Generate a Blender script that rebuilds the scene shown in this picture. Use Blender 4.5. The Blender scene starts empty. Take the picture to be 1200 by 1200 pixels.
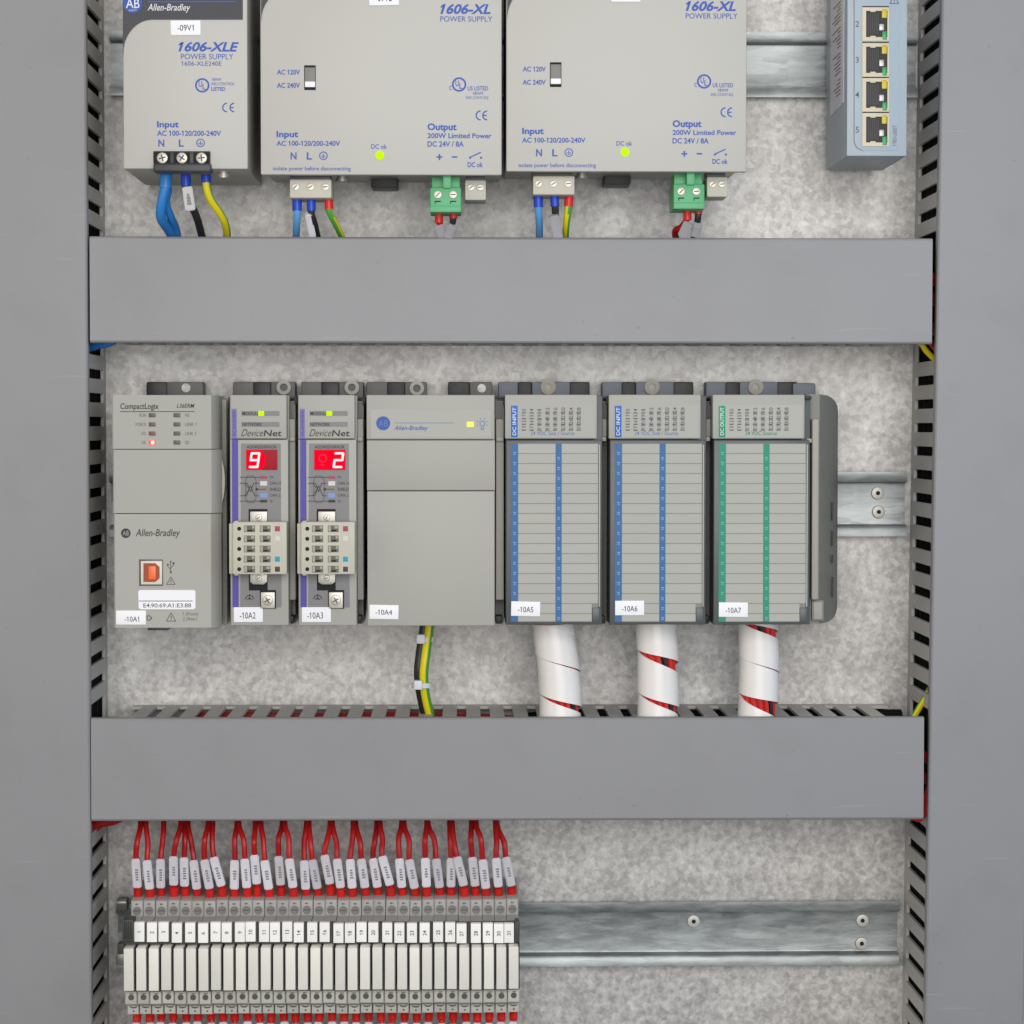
import bpy, bmesh, math, random
from mathutils import Vector, Matrix
random.seed(7)
scene = bpy.context.scene
C = scene.collection

# ------------------------------------------------------------------ camera
F = 2924.0          # focal length in pixels of a 1200 px frame
D = 1360.0          # camera to back panel, mm
TH = math.atan(100.0 / F)
PS = math.atan((60.0 / F) / math.sqrt(1 + (100.0 / F) ** 2))
cam = bpy.data.cameras.new('camera')
camo = bpy.data.objects.new('camera', cam)
C.objects.link(camo)
camo.location = (0, -D / 1000, 0)
camo.rotation_euler = (math.pi / 2 - TH, 0, -PS)
cam.sensor_width = 36
cam.sensor_fit = 'HORIZONTAL'
cam.lens = 36 * F / 1200
cam.clip_start = 0.05
cam.clip_end = 50
scene.camera = camo

# ------------------------------------------------------------------ light
w = bpy.data.worlds.new('World')
scene.world = w
w.use_nodes = True
bg = w.node_tree.nodes['Background']
bg.inputs[0].default_value = (0.97, 0.98, 1.0, 1)
bg.inputs[1].default_value = 0.18

def area(name, loc, target, size, sizey, power, col):
    l = bpy.data.lights.new(name, 'AREA')
    l.shape = 'RECTANGLE'; l.size = size; l.size_y = sizey
    l.energy = power; l.color = col
    o = bpy.data.objects.new(name, l)
    C.objects.link(o)
    o.location = loc
    d = Vector(target) - Vector(loc)
    o.rotation_euler = d.to_track_quat('-Z', 'Y').to_euler()
    return o

area('room_light', (0.1, -1.7, 0.2), (0, 0, -0.02), 1.2, 0.9, 20.5, (1.0, 0.985, 0.96))
area('ceiling_light', (0.1, -0.75, 1.6), (0, 0, 0), 1.4, 0.8, 7.0, (1.0, 0.98, 0.95))
area('window_light', (1.0, -0.62, 0.1), (0.2, 0, 0.0), 0.6, 0.9, 2.6, (0.50, 0.74, 1.0))
area('warm_light', (-1.0, -0.62, 0.05), (-0.2, 0, -0.02), 0.6, 0.9, 2.2, (1.0, 0.90, 0.76))
scene.view_settings.view_transform = 'Standard'
scene.view_settings.look = 'None'
scene.view_settings.exposure = 0.0
scene.view_settings.gamma = 1.0

# ------------------------------------------------------------------ pixel rays
ct, st, cp, sp = math.cos(TH), math.sin(TH), math.cos(PS), math.sin(PS)
def W(px, py, h):
    """point (x, z) in mm on the plane h mm in front of the panel that is seen at px, py"""
    vx, vy, vz = (px - 600) / F, 1.0, (600 - py) / F
    y = ct * vy + st * vz
    z = -st * vy + ct * vz
    x = cp * vx + sp * y
    y2 = -sp * vx + cp * y
    t = (D - h) / y2
    return x * t, z * t
def S(h):            # mm per photo pixel at depth h
    return (D - h) / F
def PT(px, py, h):
    x, z = W(px, py, h)
    return (x, -h, z)

# ------------------------------------------------------------------ materials
def lin(c):
    c /= 255.0
    return c / 12.92 if c <= 0.04045 else ((c + 0.055) / 1.055) ** 2.4
def rgb(r, g, b):
    return (lin(r), lin(g), lin(b), 1)
MATS = {}
def mat(name, col, rough=0.45, metal=0.0, var=0.06, scale=90.0, bump=0.03, bscale=1500.0, spec=0.4, emit=0, grime=0.0, rnd=0.0):
    if name in MATS: return MATS[name]
    m = bpy.data.materials.new(name)
    m.use_nodes = True
    nt = m.node_tree; n = nt.nodes; L = nt.links
    p = n['Principled BSDF']
    c = rgb(*col)
    p.inputs['Roughness'].default_value = rough
    p.inputs['Metallic'].default_value = metal
    p.inputs['Specular IOR Level'].default_value = spec
    tc = n.new('ShaderNodeTexCoord')
    if var > 0:
        no = n.new('ShaderNodeTexNoise'); no.inputs['Scale'].default_value = scale
        no.inputs['Detail'].default_value = 4
        L.new(tc.outputs['Object'], no.inputs['Vector'])
        mr = n.new('ShaderNodeMapRange')
        mr.inputs['From Min'].default_value = 0.3; mr.inputs['From Max'].default_value = 0.7
        mr.inputs['To Min'].default_value = 1 - var; mr.inputs['To Max'].default_value = 1 + var
        L.new(no.outputs['Fac'], mr.inputs['Value'])
        mx = n.new('ShaderNodeMix'); mx.data_type = 'RGBA'; mx.blend_type = 'MULTIPLY'
        mx.inputs[0].default_value = 1.0
        mx.inputs[6].default_value = c
        L.new(mr.outputs[0], mx.inputs[7])
        out = mx.outputs[2]
        if grime > 0:
            n2 = n.new('ShaderNodeTexNoise'); n2.inputs['Scale'].default_value = scale * 0.35
            n2.inputs['Detail'].default_value = 8; n2.inputs['Roughness'].default_value = 0.7
            L.new(tc.outputs['Object'], n2.inputs['Vector'])
            r2 = n.new('ShaderNodeMapRange')
            r2.inputs['From Min'].default_value = 0.52; r2.inputs['From Max'].default_value = 0.75
            r2.inputs['To Min'].default_value = 0; r2.inputs['To Max'].default_value = grime
            L.new(n2.outputs['Fac'], r2.inputs['Value'])
            m2 = n.new('ShaderNodeMix'); m2.data_type = 'RGBA'
            L.new(r2.outputs[0], m2.inputs[0])
            L.new(out, m2.inputs[6]); m2.inputs[7].default_value = rgb(70, 68, 62)
            out = m2.outputs[2]
        if rnd > 0:
            oi = n.new('ShaderNodeObjectInfo'); r3 = n.new('ShaderNodeMapRange')
            r3.inputs['To Min'].default_value = 1 - rnd; r3.inputs['To Max'].default_value = 1 + rnd * .4
            L.new(oi.outputs['Random'], r3.inputs['Value'])
            m3 = n.new('ShaderNodeMix'); m3.data_type = 'RGBA'; m3.blend_type = 'MULTIPLY'; m3.inputs[0].default_value = 1
            L.new(out, m3.inputs[6]); L.new(r3.outputs[0], m3.inputs[7]); out = m3.outputs[2]
        L.new(out, p.inputs['Base Color'])
        rr = n.new('ShaderNodeMapRange')
        rr.inputs['To Min'].default_value = max(rough - 0.08, 0.05); rr.inputs['To Max'].default_value = min(rough + 0.08, 1)
        L.new(no.outputs['Fac'], rr.inputs['Value'])
        L.new(rr.outputs[0], p.inputs['Roughness'])
    else:
        p.inputs['Base Color'].default_value = c
    if bump > 0:
        nb = n.new('ShaderNodeTexNoise'); nb.inputs['Scale'].default_value = bscale
        nb.inputs['Detail'].default_value = 2
        L.new(tc.outputs['Object'], nb.inputs['Vector'])
        b = n.new('ShaderNodeBump'); b.inputs['Strength'].default_value = bump
        b.inputs['Distance'].default_value = 0.0004
        L.new(nb.outputs['Fac'], b.inputs['Height'])
        L.new(b.outputs[0], p.inputs['Normal'])
    if emit:
        p.inputs['Emission Color'].default_value = c
        p.inputs['Base Color'].default_value = (c[0] * .25, c[1] * .25, c[2] * .25, 1)
        p.inputs['Specular IOR Level'].default_value = 0.0
        p.inputs['Roughness'].default_value = 0.7
        p.inputs['Emission Strength'].default_value = emit
    MATS[name] = m
    return m

def galvanised(name, c0, c1, metal, rough, sc=1.0, streak=1.0, dark=0.35, xs=1.0):
    m = bpy.data.materials.new(name); m.use_nodes = True
    nt = m.node_tree; n = nt.nodes; L = nt.links
    p = n['Principled BSDF']
    tc = n.new('ShaderNodeTexCoord')
    mp = n.new('ShaderNodeMapping'); mp.inputs['Scale'].default_value = (xs, 1, streak)
    L.new(tc.outputs['Object'], mp.inputs['Vector'])
    def noise(scale, det, rg, dist=0.0):
        t = n.new('ShaderNodeTexNoise'); t.inputs['Scale'].default_value = scale * sc
        t.inputs['Detail'].default_value = det; t.inputs['Roughness'].default_value = rg
        t.inputs['Distortion'].default_value = dist
        L.new(mp.outputs[0], t.inputs['Vector']); return t.outputs['Fac']
    a = noise(260, 4, 0.62, 0.15); b = noise(50, 3, 0.5, 0.2); d = noise(12, 6, 0.65, 0.5)
    vo = n.new('ShaderNodeTexVoronoi'); vo.inputs['Scale'].default_value = 330 * sc
    L.new(mp.outputs[0], vo.inputs['Vector'])
    sp_ = n.new('ShaderNodeSeparateColor'); L.new(vo.outputs['Color'], sp_.inputs[0])
    def madd(x, k, y):
        q = n.new('ShaderNodeMath'); q.operation = 'MULTIPLY_ADD'
        L.new(x, q.inputs[0]); q.inputs[1].default_value = k
        if isinstance(y, float): q.inputs[2].default_value = y
        else: L.new(y, q.inputs[2])
        return q.outputs[0]
    s = madd(a, 0.58, 0.0); s = madd(b, 0.24, s); s = madd(sp_.outputs[0], 0.11, s); s = madd(d, 0.22, s)
    r = n.new('ShaderNodeMapRange')
    r.inputs['From Min'].default_value = 0.47; r.inputs['From Max'].default_value = 0.75
    L.new(s, r.inputs['Value'])
    mx = n.new('ShaderNodeMix'); mx.data_type = 'RGBA'
    L.new(r.outputs[0], mx.inputs[0]); mx.inputs[6].default_value = rgb(*c0); mx.inputs[7].default_value = rgb(*c1)
    # small dark scuffs
    k = noise(70, 8, 0.75, 0.6)
    rk = n.new('ShaderNodeMapRange'); rk.inputs['From Min'].default_value = 0.62; rk.inputs['From Max'].default_value = 0.74
    rk.inputs['To Max'].default_value = dark
    L.new(k, rk.inputs['Value'])
    m2 = n.new('ShaderNodeMix'); m2.data_type = 'RGBA'
    L.new(rk.outputs[0], m2.inputs[0]); L.new(mx.outputs[2], m2.inputs[6]); m2.inputs[7].default_value = rgb(88, 84, 82)
    L.new(m2.outputs[2], p.inputs['Base Color'])
    p.inputs['Metallic'].default_value = metal
    rr = n.new('ShaderNodeMapRange'); rr.inputs['To Min'].default_value = rough - 0.1; rr.inputs['To Max'].default_value = rough + 0.15
    L.new(a, rr.inputs['Value']); L.new(rr.outputs[0], p.inputs['Roughness'])
    bm_ = n.new('ShaderNodeBump'); bm_.inputs['Strength'].default_value = 0.12; bm_.inputs['Distance'].default_value = 0.0006
    L.new(s, bm_.inputs['Height']); L.new(bm_.outputs[0], p.inputs['Normal'])
    MATS[name] = m
    return m

galvanised('panel_zinc', (160, 157, 155), (219, 217, 214), 0.26, 0.44)
galvanised('rail_zinc', (124, 128, 129), (176, 182, 182), 0.5, 0.38, 0.4, 2.0, 0.65, 0.45)
mat('duct', (137, 137, 140), 0.42, var=0.03, scale=9, bump=0.06, bscale=420, spec=0.45)
def wear(m, c, k=0.5):
    nt = m.node_tree; n = nt.nodes; L = nt.links; p = n['Principled BSDF']
    src = p.inputs['Base Color'].links[0].from_socket
    tc = n.new('ShaderNodeTexCoord')
    def layer(src, sc, det, lo, hi, amt, stretch, colr):
        mp = n.new('ShaderNodeMapping'); mp.inputs['Scale'].default_value = stretch
        mp.inputs['Rotation'].default_value = (0, 0.5, 0)
        L.new(tc.outputs['Object'], mp.inputs['Vector'])
        no = n.new('ShaderNodeTexNoise'); no.inputs['Scale'].default_value = sc; no.inputs['Detail'].default_value = det
        no.inputs['Roughness'].default_value = 0.65
        L.new(mp.outputs[0], no.inputs['Vector'])
        r = n.new('ShaderNodeMapRange'); r.inputs['From Min'].default_value = lo; r.inputs['From Max'].default_value = hi
        r.inputs['To Max'].default_value = amt
        L.new(no.outputs['Fac'], r.inputs['Value'])
        x = n.new('ShaderNodeMix'); x.data_type = 'RGBA'; L.new(r.outputs[0], x.inputs[0]); L.new(src, x.inputs[6]); x.inputs[7].default_value = colr
        return x.outputs[2]
    o = layer(src, 26, 6, 0.50, 0.75, 0.16 * k, (1, 1, 1), rgb(96, 94, 92))
    o = layer(o, 60, 3, 0.70, 0.74, 0.22 * k, (0.25, 1, 6), rgb(190, 190, 190))
    o = layer(o, 300, 2, 0.75, 0.78, 0.4 * k, (1, 1, 1), rgb(70, 68, 66))
    L.new(o, p.inputs['Base Color'])
wear(MATS['duct'], None, 0.75)
mat('duct_wall_lit', (192, 190, 186), 0.5, var=0.04, scale=30, rnd=0.06)  # paler than the cover plastic: light added in colour to offset grazing shade
mat('psu_body', (185, 183, 177), 0.42, var=0.02, scale=25, bump=0.05, bscale=900)
mat('psu_side', (160, 157, 151), 0.42, var=0.04, scale=25)
mat('psu_black', (62, 62, 68), 0.5, var=0.05)
mat('blue_ink', (62, 92, 178), 0.6, var=0, bump=0)
mat('logo_blue', (42, 82, 165), 0.5, var=0, bump=0)
mat('white_ink', (226, 226, 230), 0.6, var=0, bump=0)
mat('grey_ink', (96, 95, 96), 0.6, var=0, bump=0)
mat('black_ink', (52, 51, 52), 0.6, var=0, bump=0)
mat('green_ink', (30, 140, 105), 0.6, var=0, bump=0)
mat('pale_blue_ink', (104, 128, 168), 0.6, var=0, bump=0)
mat('sticker', (240, 240, 245), 0.5, var=0.012, scale=60)
mat('plc', (166, 165, 158), 0.5, var=0.018, scale=28, bump=0.07, bscale=1100, rnd=0.03)
mat('plc_dark', (128, 126, 124), 0.5, var=0.04)
mat('plc_tab', (104, 101, 100), 0.5, var=0.06)
mat('plc_tab_blue', (112, 118, 128), 0.5, var=0.06)
mat('end_grey', (128, 126, 119), 0.5, var=0.05)
mat('end_light', (162, 158, 147), 0.5, var=0.03)
mat('door_frame', (82, 86, 88), 0.35, var=0.06)
mat('paper', (171, 171, 164), 0.55, var=0.015, scale=40, rnd=0.03)
mat('row_ink', (132, 131, 125), 0.6, var=0, bump=0)
mat('strip_blue', (48, 98, 150), 0.5, var=0.06, scale=200)
mat('strip_green', (30, 136, 110), 0.5, var=0.06, scale=200)
mat('tab_blue', (24, 98, 186), 0.5, var=0.03)
mat('tab_green', (10, 146, 104), 0.5, var=0.03)
mat('mark_blue', (112, 150, 205), 0.5, var=0, bump=0)
mat('mark_green', (88, 178, 150), 0.5, var=0, bump=0)
mat('purple', (76, 67, 153), 0.5, var=0.03)
mat('purple_pale', (111, 106, 169), 0.5, var=0.03)
mat('scan_panel', (127, 125, 126), 0.5, var=0.03)
mat('scan_bar', (118, 115, 114), 0.5, var=0.03)
mat('conn', (190, 187, 172), 0.5, var=0.04)
mat('conn_dark', (98, 95, 84), 0.55, var=0.12, scale=500)
mat('hole', (14, 13, 13), 0.7, var=0, bump=0)
mat('black_plastic', (34, 33, 35), 0.45, var=0.08)
mat('term_black', (46, 44, 45), 0.4, var=0.08)
mat('term_lip', (66, 65, 67), 0.45, var=0.08)
mat('beige', (201, 196, 182), 0.5, var=0.03)
mat('green_plug', (84, 172, 116), 0.4, var=0.05)
mat('steel', (186, 182, 172), 0.42, metal=0.6, var=0.08, scale=400)
mat('steel_dull', (170, 168, 162), 0.4, metal=0.6, var=0.1, scale=400)
mat('screw_dull', (142, 139, 134), 0.45, metal=0.3, var=0.1, scale=400)
mat('rivet', (196, 194, 188), 0.5, metal=0.35, var=0.08, scale=400)
mat('slot_filler_black', (24, 24, 25), 0.85, var=0, bump=0, spec=0.08)  # matte black for the filler cables added to darken the duct slots
mat('slot', (82, 80, 76), 0.5, var=0)
mat('switch_body', (163, 175, 184), 0.42, var=0.015, scale=30)
mat('switch_face', (160, 175, 188), 0.45, var=0.015, scale=30)
mat('switch_side', (152, 155, 160), 0.45, var=0.03, scale=30)
mat('side_label', (226, 221, 225), 0.5, var=0.03)
mat('port_frame', (206, 194, 170), 0.4, var=0.05)
mat('port_dark', (30, 27, 29), 0.5, var=0.1)
mat('led_yellow', (196, 178, 30), 0.3, var=0.1, scale=600)
mat('led_green', (40, 146, 84), 0.3, var=0.1, scale=600)
mat('led_off', (82, 80, 74), 0.4, var=0)
mat('led_red_dim', (112, 70, 66), 0.4, var=0)
mat('glow_lime', (190, 240, 8), 0.4, var=0, bump=0, emit=1.0)
mat('glow_pale', (238, 246, 110), 0.4, var=0, bump=0, emit=1.0)
mat('glow_red', (255, 70, 62), 0.4, var=0, bump=0, emit=1.3)
mat('glow_core', (255, 205, 190), 0.4, var=0, bump=0, emit=1.2)
mat('display_lit', (246, 6, 40), 0.3, var=0, bump=0, emit=0.95)
mat('display_red', (160, 24, 34), 0.5, spec=0.15, var=0.05, scale=300, bump=0)
mat('display_faint', (252, 70, 88), 0.25, var=0, bump=0, emit=0.4)
mat('digit', (255, 226, 226), 0.3, var=0, bump=0, emit=1.0)
mat('usb_white', (216, 208, 192), 0.4, var=0.03)
mat('usb_dark', (150, 58, 22), 0.4, var=0.1, scale=500)
mat('usb_orange', (240, 112, 48), 0.35, var=0.06, scale=500)
mat('wire_blue', (46, 128, 204), 0.38, var=0.04)
mat('wire_pale_blue', (96, 160, 216), 0.38, var=0.04)
mat('wire_black', (36, 37, 38), 0.38, var=0.06)
mat('wire_red', (176, 22, 24), 0.38, var=0.08, scale=200, rnd=0.2)
mat('wire_yellow', (226, 208, 24), 0.38, var=0.04)
mat('wire_green', (78, 160, 58), 0.38, var=0.04)
mat('ferrule_blue', (28, 70, 190), 0.35, var=0.05)
mat('ferrule_red', (214, 36, 28), 0.35, var=0.06, rnd=0.15)
mat('sleeve', (216, 213, 221), 0.28, var=0.05, scale=120, spec=0.6, rnd=0.2)
mat('sleeve_grey', (176, 174, 178), 0.3, var=0.06, spec=0.6)
mat('wrap', (240, 236, 233), 0.35, var=0.012, spec=0.5)
mat('tie', (214, 216, 222), 0.4, var=0.02)
mat('relay_grey', (166, 163, 160), 0.5, var=0.05, rnd=0.12)
mat('relay_band', (150, 144, 143), 0.5, var=0.04)
mat('relay_white', (226, 223, 214), 0.45, var=0.025, scale=120, rnd=0.12)
mat('relay_low', (190, 188, 178), 0.5, var=0.04, rnd=0.14)
mat('tag_white', (240, 239, 236), 0.5, var=0.02, rnd=0.06)
mat('carrier', (62, 62, 60), 0.5, var=0.08)
mat('screw_recess', (120, 118, 115), 0.45, var=0.1, scale=800)
mat('red_mark', (160, 62, 84), 0.5, var=0)
mat('cyan_mark', (36, 146, 176), 0.5, var=0)
mat('brown_mark', (62, 48, 40), 0.5, var=0)
mat('white_mark', (206, 204, 198), 0.5, var=0)

# ------------------------------------------------------------------ mesh helpers (all in mm, x right, y = -height above panel, z up)
class G:
    def __init__(s): s.bm = bmesh.new()
    def box(s, x0, x1, z0, z1, h0, h1, bev=0.0, seg=2, rot=None, mi=0):
        if x0 > x1: x0, x1 = x1, x0
        if z0 > z1: z0, z1 = z1, z0
        if h0 > h1: h0, h1 = h1, h0
        b = s.bm
        v = [b.verts.new((x, -h, z)) for x in (x0, x1) for h in (h0, h1) for z in (z0, z1)]
        fs = []
        for q in ((0, 1, 3, 2), (4, 6, 7, 5), (0, 4, 5, 1), (2, 3, 7, 6), (0, 2, 6, 4), (1, 5, 7, 3)):
            f = b.faces.new([v[i] for i in q]); f.material_index = mi; fs.append(f)
        bmesh.ops.recalc_face_normals(b, faces=fs)
        if bev > 0:
            es = list({e for f in fs for e in f.edges})
            r = bmesh.ops.bevel(b, geom=es, offset=bev, segments=seg, affect='EDGES', profile=0.6)
            vs = r['verts']
        return s
    def pbox(s, px0, py0, px1, py1, hf, hb, bev=0.0, seg=2, mi=0):
        xm, ym = (px0 + px1) / 2, (py0 + py1) / 2
        x0 = W(px0, ym, hf)[0]; x1 = W(px1, ym, hf)[0]
        z0 = W(xm, py1, hf)[1]; z1 = W(xm, py0, hf)[1]
        return s.box(x0, x1, z0, z1, hb, hf, bev, seg, mi=mi)
    def prism(s, pts, h0, h1, bev=0.0, mi=0):
        """polygon given as (x, z) mm extruded from h0 to h1"""
        b = s.bm
        lo = [b.verts.new((x, -h0, z)) for x, z in pts]
        hi = [b.verts.new((x, -h1, z)) for x, z in pts]
        n = len(pts); fs = [b.faces.new(lo), b.faces.new(hi[::-1])]
        top = fs[1]
        for i in range(n):
            j = (i + 1) % n
            fs.append(b.faces.new((lo[i], hi[i], hi[j], lo[j])))
        for f in fs: f.material_index = mi
        bmesh.ops.recalc_face_normals(b, faces=fs)
        if bev > 0:
            bmesh.ops.bevel(b, geom=list(top.edges), offset=bev, segments=2, affect='EDGES', profile=0.6)
        return s
    def pprism(s, pts, h0, h1, bev=0.0, mi=0):
        return s.prism([W(x, y, h1) for x, y in pts], h0, h1, bev, mi)
    def cyl(s, x, z, r, h0, h1, n=16, bev=0.0, mi=0):
        return s.prism([(x + r * math.cos(2 * math.pi * i / n), z + r * math.sin(2 * math.pi * i / n)) for i in range(n)], h0, h1, bev, mi)
    def pcyl(s, px, py, rp, h0, h1, n=16, bev=0.0, mi=0):
        x, z = W(px, py, h1)
        return s.cyl(x, z, rp * S(h1), h0, h1, n, bev, mi)
    def ring(s, x, z, r0, r1, h0, h1, n=20):
        b = s.bm; L = []
        for r, h in ((r0, h0), (r0, h1), (r1, h1), (r1, h0)):
            L.append([b.verts.new((x + r * math.cos(2 * math.pi * i / n), -h, z + r * math.sin(2 * math.pi * i / n))) for i in range(n)])
        fs = []
        for k in range(4):
            A, B = L[k], L[(k + 1) % 4]
            for i in range(n):
                j = (i + 1) % n
                fs.append(b.faces.new((A[i], A[j], B[j], B[i])))
        bmesh.ops.recalc_face_normals(b, faces=fs)
        return s
    def pring(s, px, py, r0, r1, h0, h1, n=20):
        x, z = W(px, py, h1); return s.ring(x, z, r0 * S(h1), r1 * S(h1), h0, h1, n)
    def screw(s, px, py, rp, h0, h1, ang=0.6, cross=True):
        """pan head with a slotted recess (second material)"""
        x, z = W(px, py, h1); r = rp * S(h1)
        s.cyl(x, z, r, h0, h1, 16, bev=r * 0.22)
        for a in ((ang, ang + math.pi / 2) if cross else (ang,)):
            dx, dz = math.cos(a), math.sin(a); l, t = r * 0.62, r * 0.13
            s.prism([(x + dx * l * u - dz * t * v_, z + dz * l * u + dx * t * v_) for u, v_ in ((-1, -1), (1, -1), (1, 1), (-1, 1))], h1 - 0.02, h1 + 0.06 + (0.02 if a != ang else 0), mi=1)
        return s
    def line(s, pts, wpx, h, th=0.08):
        """flat printed strokes through photo points at height h"""
        P = [W(x, y, h) for x, y in pts]; wd = wpx * S(h) / 2
        for (x0, z0), (x1, z1) in zip(P, P[1:]):
            dx, dz = x1 - x0, z1 - z0; l = math.hypot(dx, dz) or 1; dx /= l; dz /= l
            s.prism([(x0 - dz * wd, z0 + dx * wd), (x1 - dz * wd, z1 + dx * wd), (x1 + dz * wd, z1 - dx * wd), (x0 + dz * wd, z0 - dx * wd)], h - 0.05, h + th)
        return s
    def tube(s, pts, r, n=10, mif=None, smooth=6, caps=True):
        """pts in (x, y, z) mm; Catmull-Rom"""
        P = [Vector(p) for p in pts]
        if smooth > 1 and len(P) > 2:
            Q = []
            E = [P[0] * 2 - P[1]] + P + [P[-1] * 2 - P[-2]]
            for i in range(1, len(E) - 2):
                for k in range(smooth):
                    t = k / smooth
                    a, b_, c, d = E[i - 1], E[i], E[i + 1], E[i + 2]
                    Q.append(0.5 * ((2 * b_) + (c - a) * t + (2 * a - 5 * b_ + 4 * c - d) * t * t + (3 * b_ - a - 3 * c + d) * t ** 3))
            Q.append(P[-1]); P = Q
        b = s.bm; rings = []; up = Vector((0.13, 1, 0.07))
        for i, p in enumerate(P):
            t = (P[min(i + 1, len(P) - 1)] - P[max(i - 1, 0)]).normalized()
            u = (up - t * up.dot(t)).normalized(); v = t.cross(u)
            rr = r(i / (len(P) - 1)) if callable(r) else r
            rings.append([b.verts.new(p + (u * math.cos(2 * math.pi * k / n) + v * math.sin(2 * math.pi * k / n)) * rr) for k in range(n)])
        fs = []
        for i in range(len(rings) - 1):
            for k in range(n):
                f = b.faces.new((rings[i][k], rings[i][(k + 1) % n], rings[i + 1][(k + 1) % n], rings[i + 1][k]))
                if mif: f.material_index = mif(i, k, n)
                fs.append(f)
        if caps:
            fs.append(b.faces.new(rings[0][::-1])); fs.append(b.faces.new(rings[-1]))
        bmesh.ops.recalc_face_normals(b, faces=fs)
        return s
    def obox(s, A, B, wx, th, bev=0.0, mi=0):
        """box along A-B (mm points), wx wide in the panel plane, th thick"""
        A, B = Vector(A), Vector(B); t = (B - A).normalized()
        y = Vector((0, 1, 0)); v = (y - t * y.dot(t)).normalized(); u = t.cross(v)
        b = s.bm; vs = []
        for p in (A, B):
            for a in (-1, 1):
                for c in (-1, 1):
                    vs.append(b.verts.new(p + u * a * wx / 2 + v * c * th / 2))
        fs = []
        for q in ((0, 1, 3, 2), (4, 6, 7, 5), (0, 4, 5, 1), (2, 3, 7, 6), (0, 2, 6, 4), (1, 5, 7, 3)):
            f = b.faces.new([vs[i] for i in q]); f.material_index = mi; fs.append(f)
        bmesh.ops.recalc_face_normals(b, faces=fs)
        if bev: bmesh.ops.bevel(b, geom=list({e for f in fs for e in f.edges}), offset=bev, segments=2, affect='EDGES')
        return s

ORI = {}
def origin_of(o):
    while o is not None:
        if o in ORI: return ORI[o]
        o = o.parent
    return (0, 0, 0)
def mk(name, g, m, parent=None, label=None, smooth=38, origin=None):
    o0 = origin_of(parent) if parent else (origin or (0, 0, 0))
    bm = g.bm
    bmesh.ops.translate(bm, verts=bm.verts, vec=(-o0[0], -o0[1], -o0[2]))
    bmesh.ops.scale(bm, verts=bm.verts, vec=(0.001, 0.001, 0.001))
    me = bpy.data.meshes.new(name)
    bm.to_mesh(me); bm.free()
    me.polygons.foreach_set('use_smooth', [True] * len(me.polygons))
    me.set_sharp_from_angle(angle=math.radians(smooth))
    for mm in (m if isinstance(m, (list, tuple)) else [m]): me.materials.append(MATS[mm])
    o = bpy.data.objects.new(name, me); C.objects.link(o)
    if parent: o.parent = parent
    else:
        o.location = tuple(c / 1000 for c in o0); ORI[o] = o0
    if label: o['label'] = label
    return o
def tag(o, label, cat, group=None):
    o['label'] = label; o['category'] = cat
    if group: o['group'] = group
    return o
def thing(name, label, cat, org, group=None):
    o = bpy.data.objects.new(name, None); C.objects.link(o)
    o.empty_display_size = 0.01
    o.location = tuple(c / 1000 for c in org); ORI[o] = org
    return tag(o, label, cat, group)
def children(o): return [c for c in C.objects if c.parent == o]
def copy_tree(o, parent=None, skip=()):
    c = o.copy(); C.objects.link(c); c.parent = parent
    for ch in children(o):
        if ch.name.split('.')[0] in skip: continue
        copy_tree(ch, c, skip)
    return c

# ------------------------------------------------------------------ lettering
TC = {}
def glyphs(s, shear, bold):
    k = (s, shear, bold)
    if k not in TC:
        cu = bpy.data.curves.new('t', 'FONT'); cu.body = s; cu.size = 1
        cu.shear = shear; cu.offset = bold; cu.resolution_u = 3; cu.fill_mode = 'FRONT'
        ob = bpy.data.objects.new('t', cu); C.objects.link(ob)
        bpy.context.view_layer.update()
        me = bpy.data.meshes.new_from_object(ob)
        V = [(v.co.x, v.co.y) for v in me.vertices]; Fc = [tuple(p.vertices) for p in me.polygons]
        for i, ch in enumerate(s):
            if ch != '1': continue
            cu.body = s[:i + 1]; bpy.context.view_layer.update()
            m2 = bpy.data.meshes.new_from_object(ob); xr = max(v.co.x for v in m2.vertices); bpy.data.meshes.remove(m2)
            cu.body = '1'; bpy.context.view_layer.update()
            m2 = bpy.data.meshes.new_from_object(ob); xs = [v.co.x for v in m2.vertices]; ys = [v.co.y for v in m2.vertices]
            top = max(ys); bpy.data.meshes.remove(m2)
            th = .085 + 2 * bold; xl = xr - th          # stem top right corner is at xr
            n0 = len(V)
            V += [(xl + .03, top), (xl + .03, top - th), (xl - .15 - .15 * shear, top - .15 - th), (xl - .15 - .15 * shear, top - .15)]
            Fc.append((n0, n0 + 1, n0 + 2, n0 + 3))
        bpy.data.objects.remove(ob); bpy.data.curves.remove(cu); bpy.data.meshes.remove(me)
        TC[k] = (V, Fc)
    return TC[k]
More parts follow.
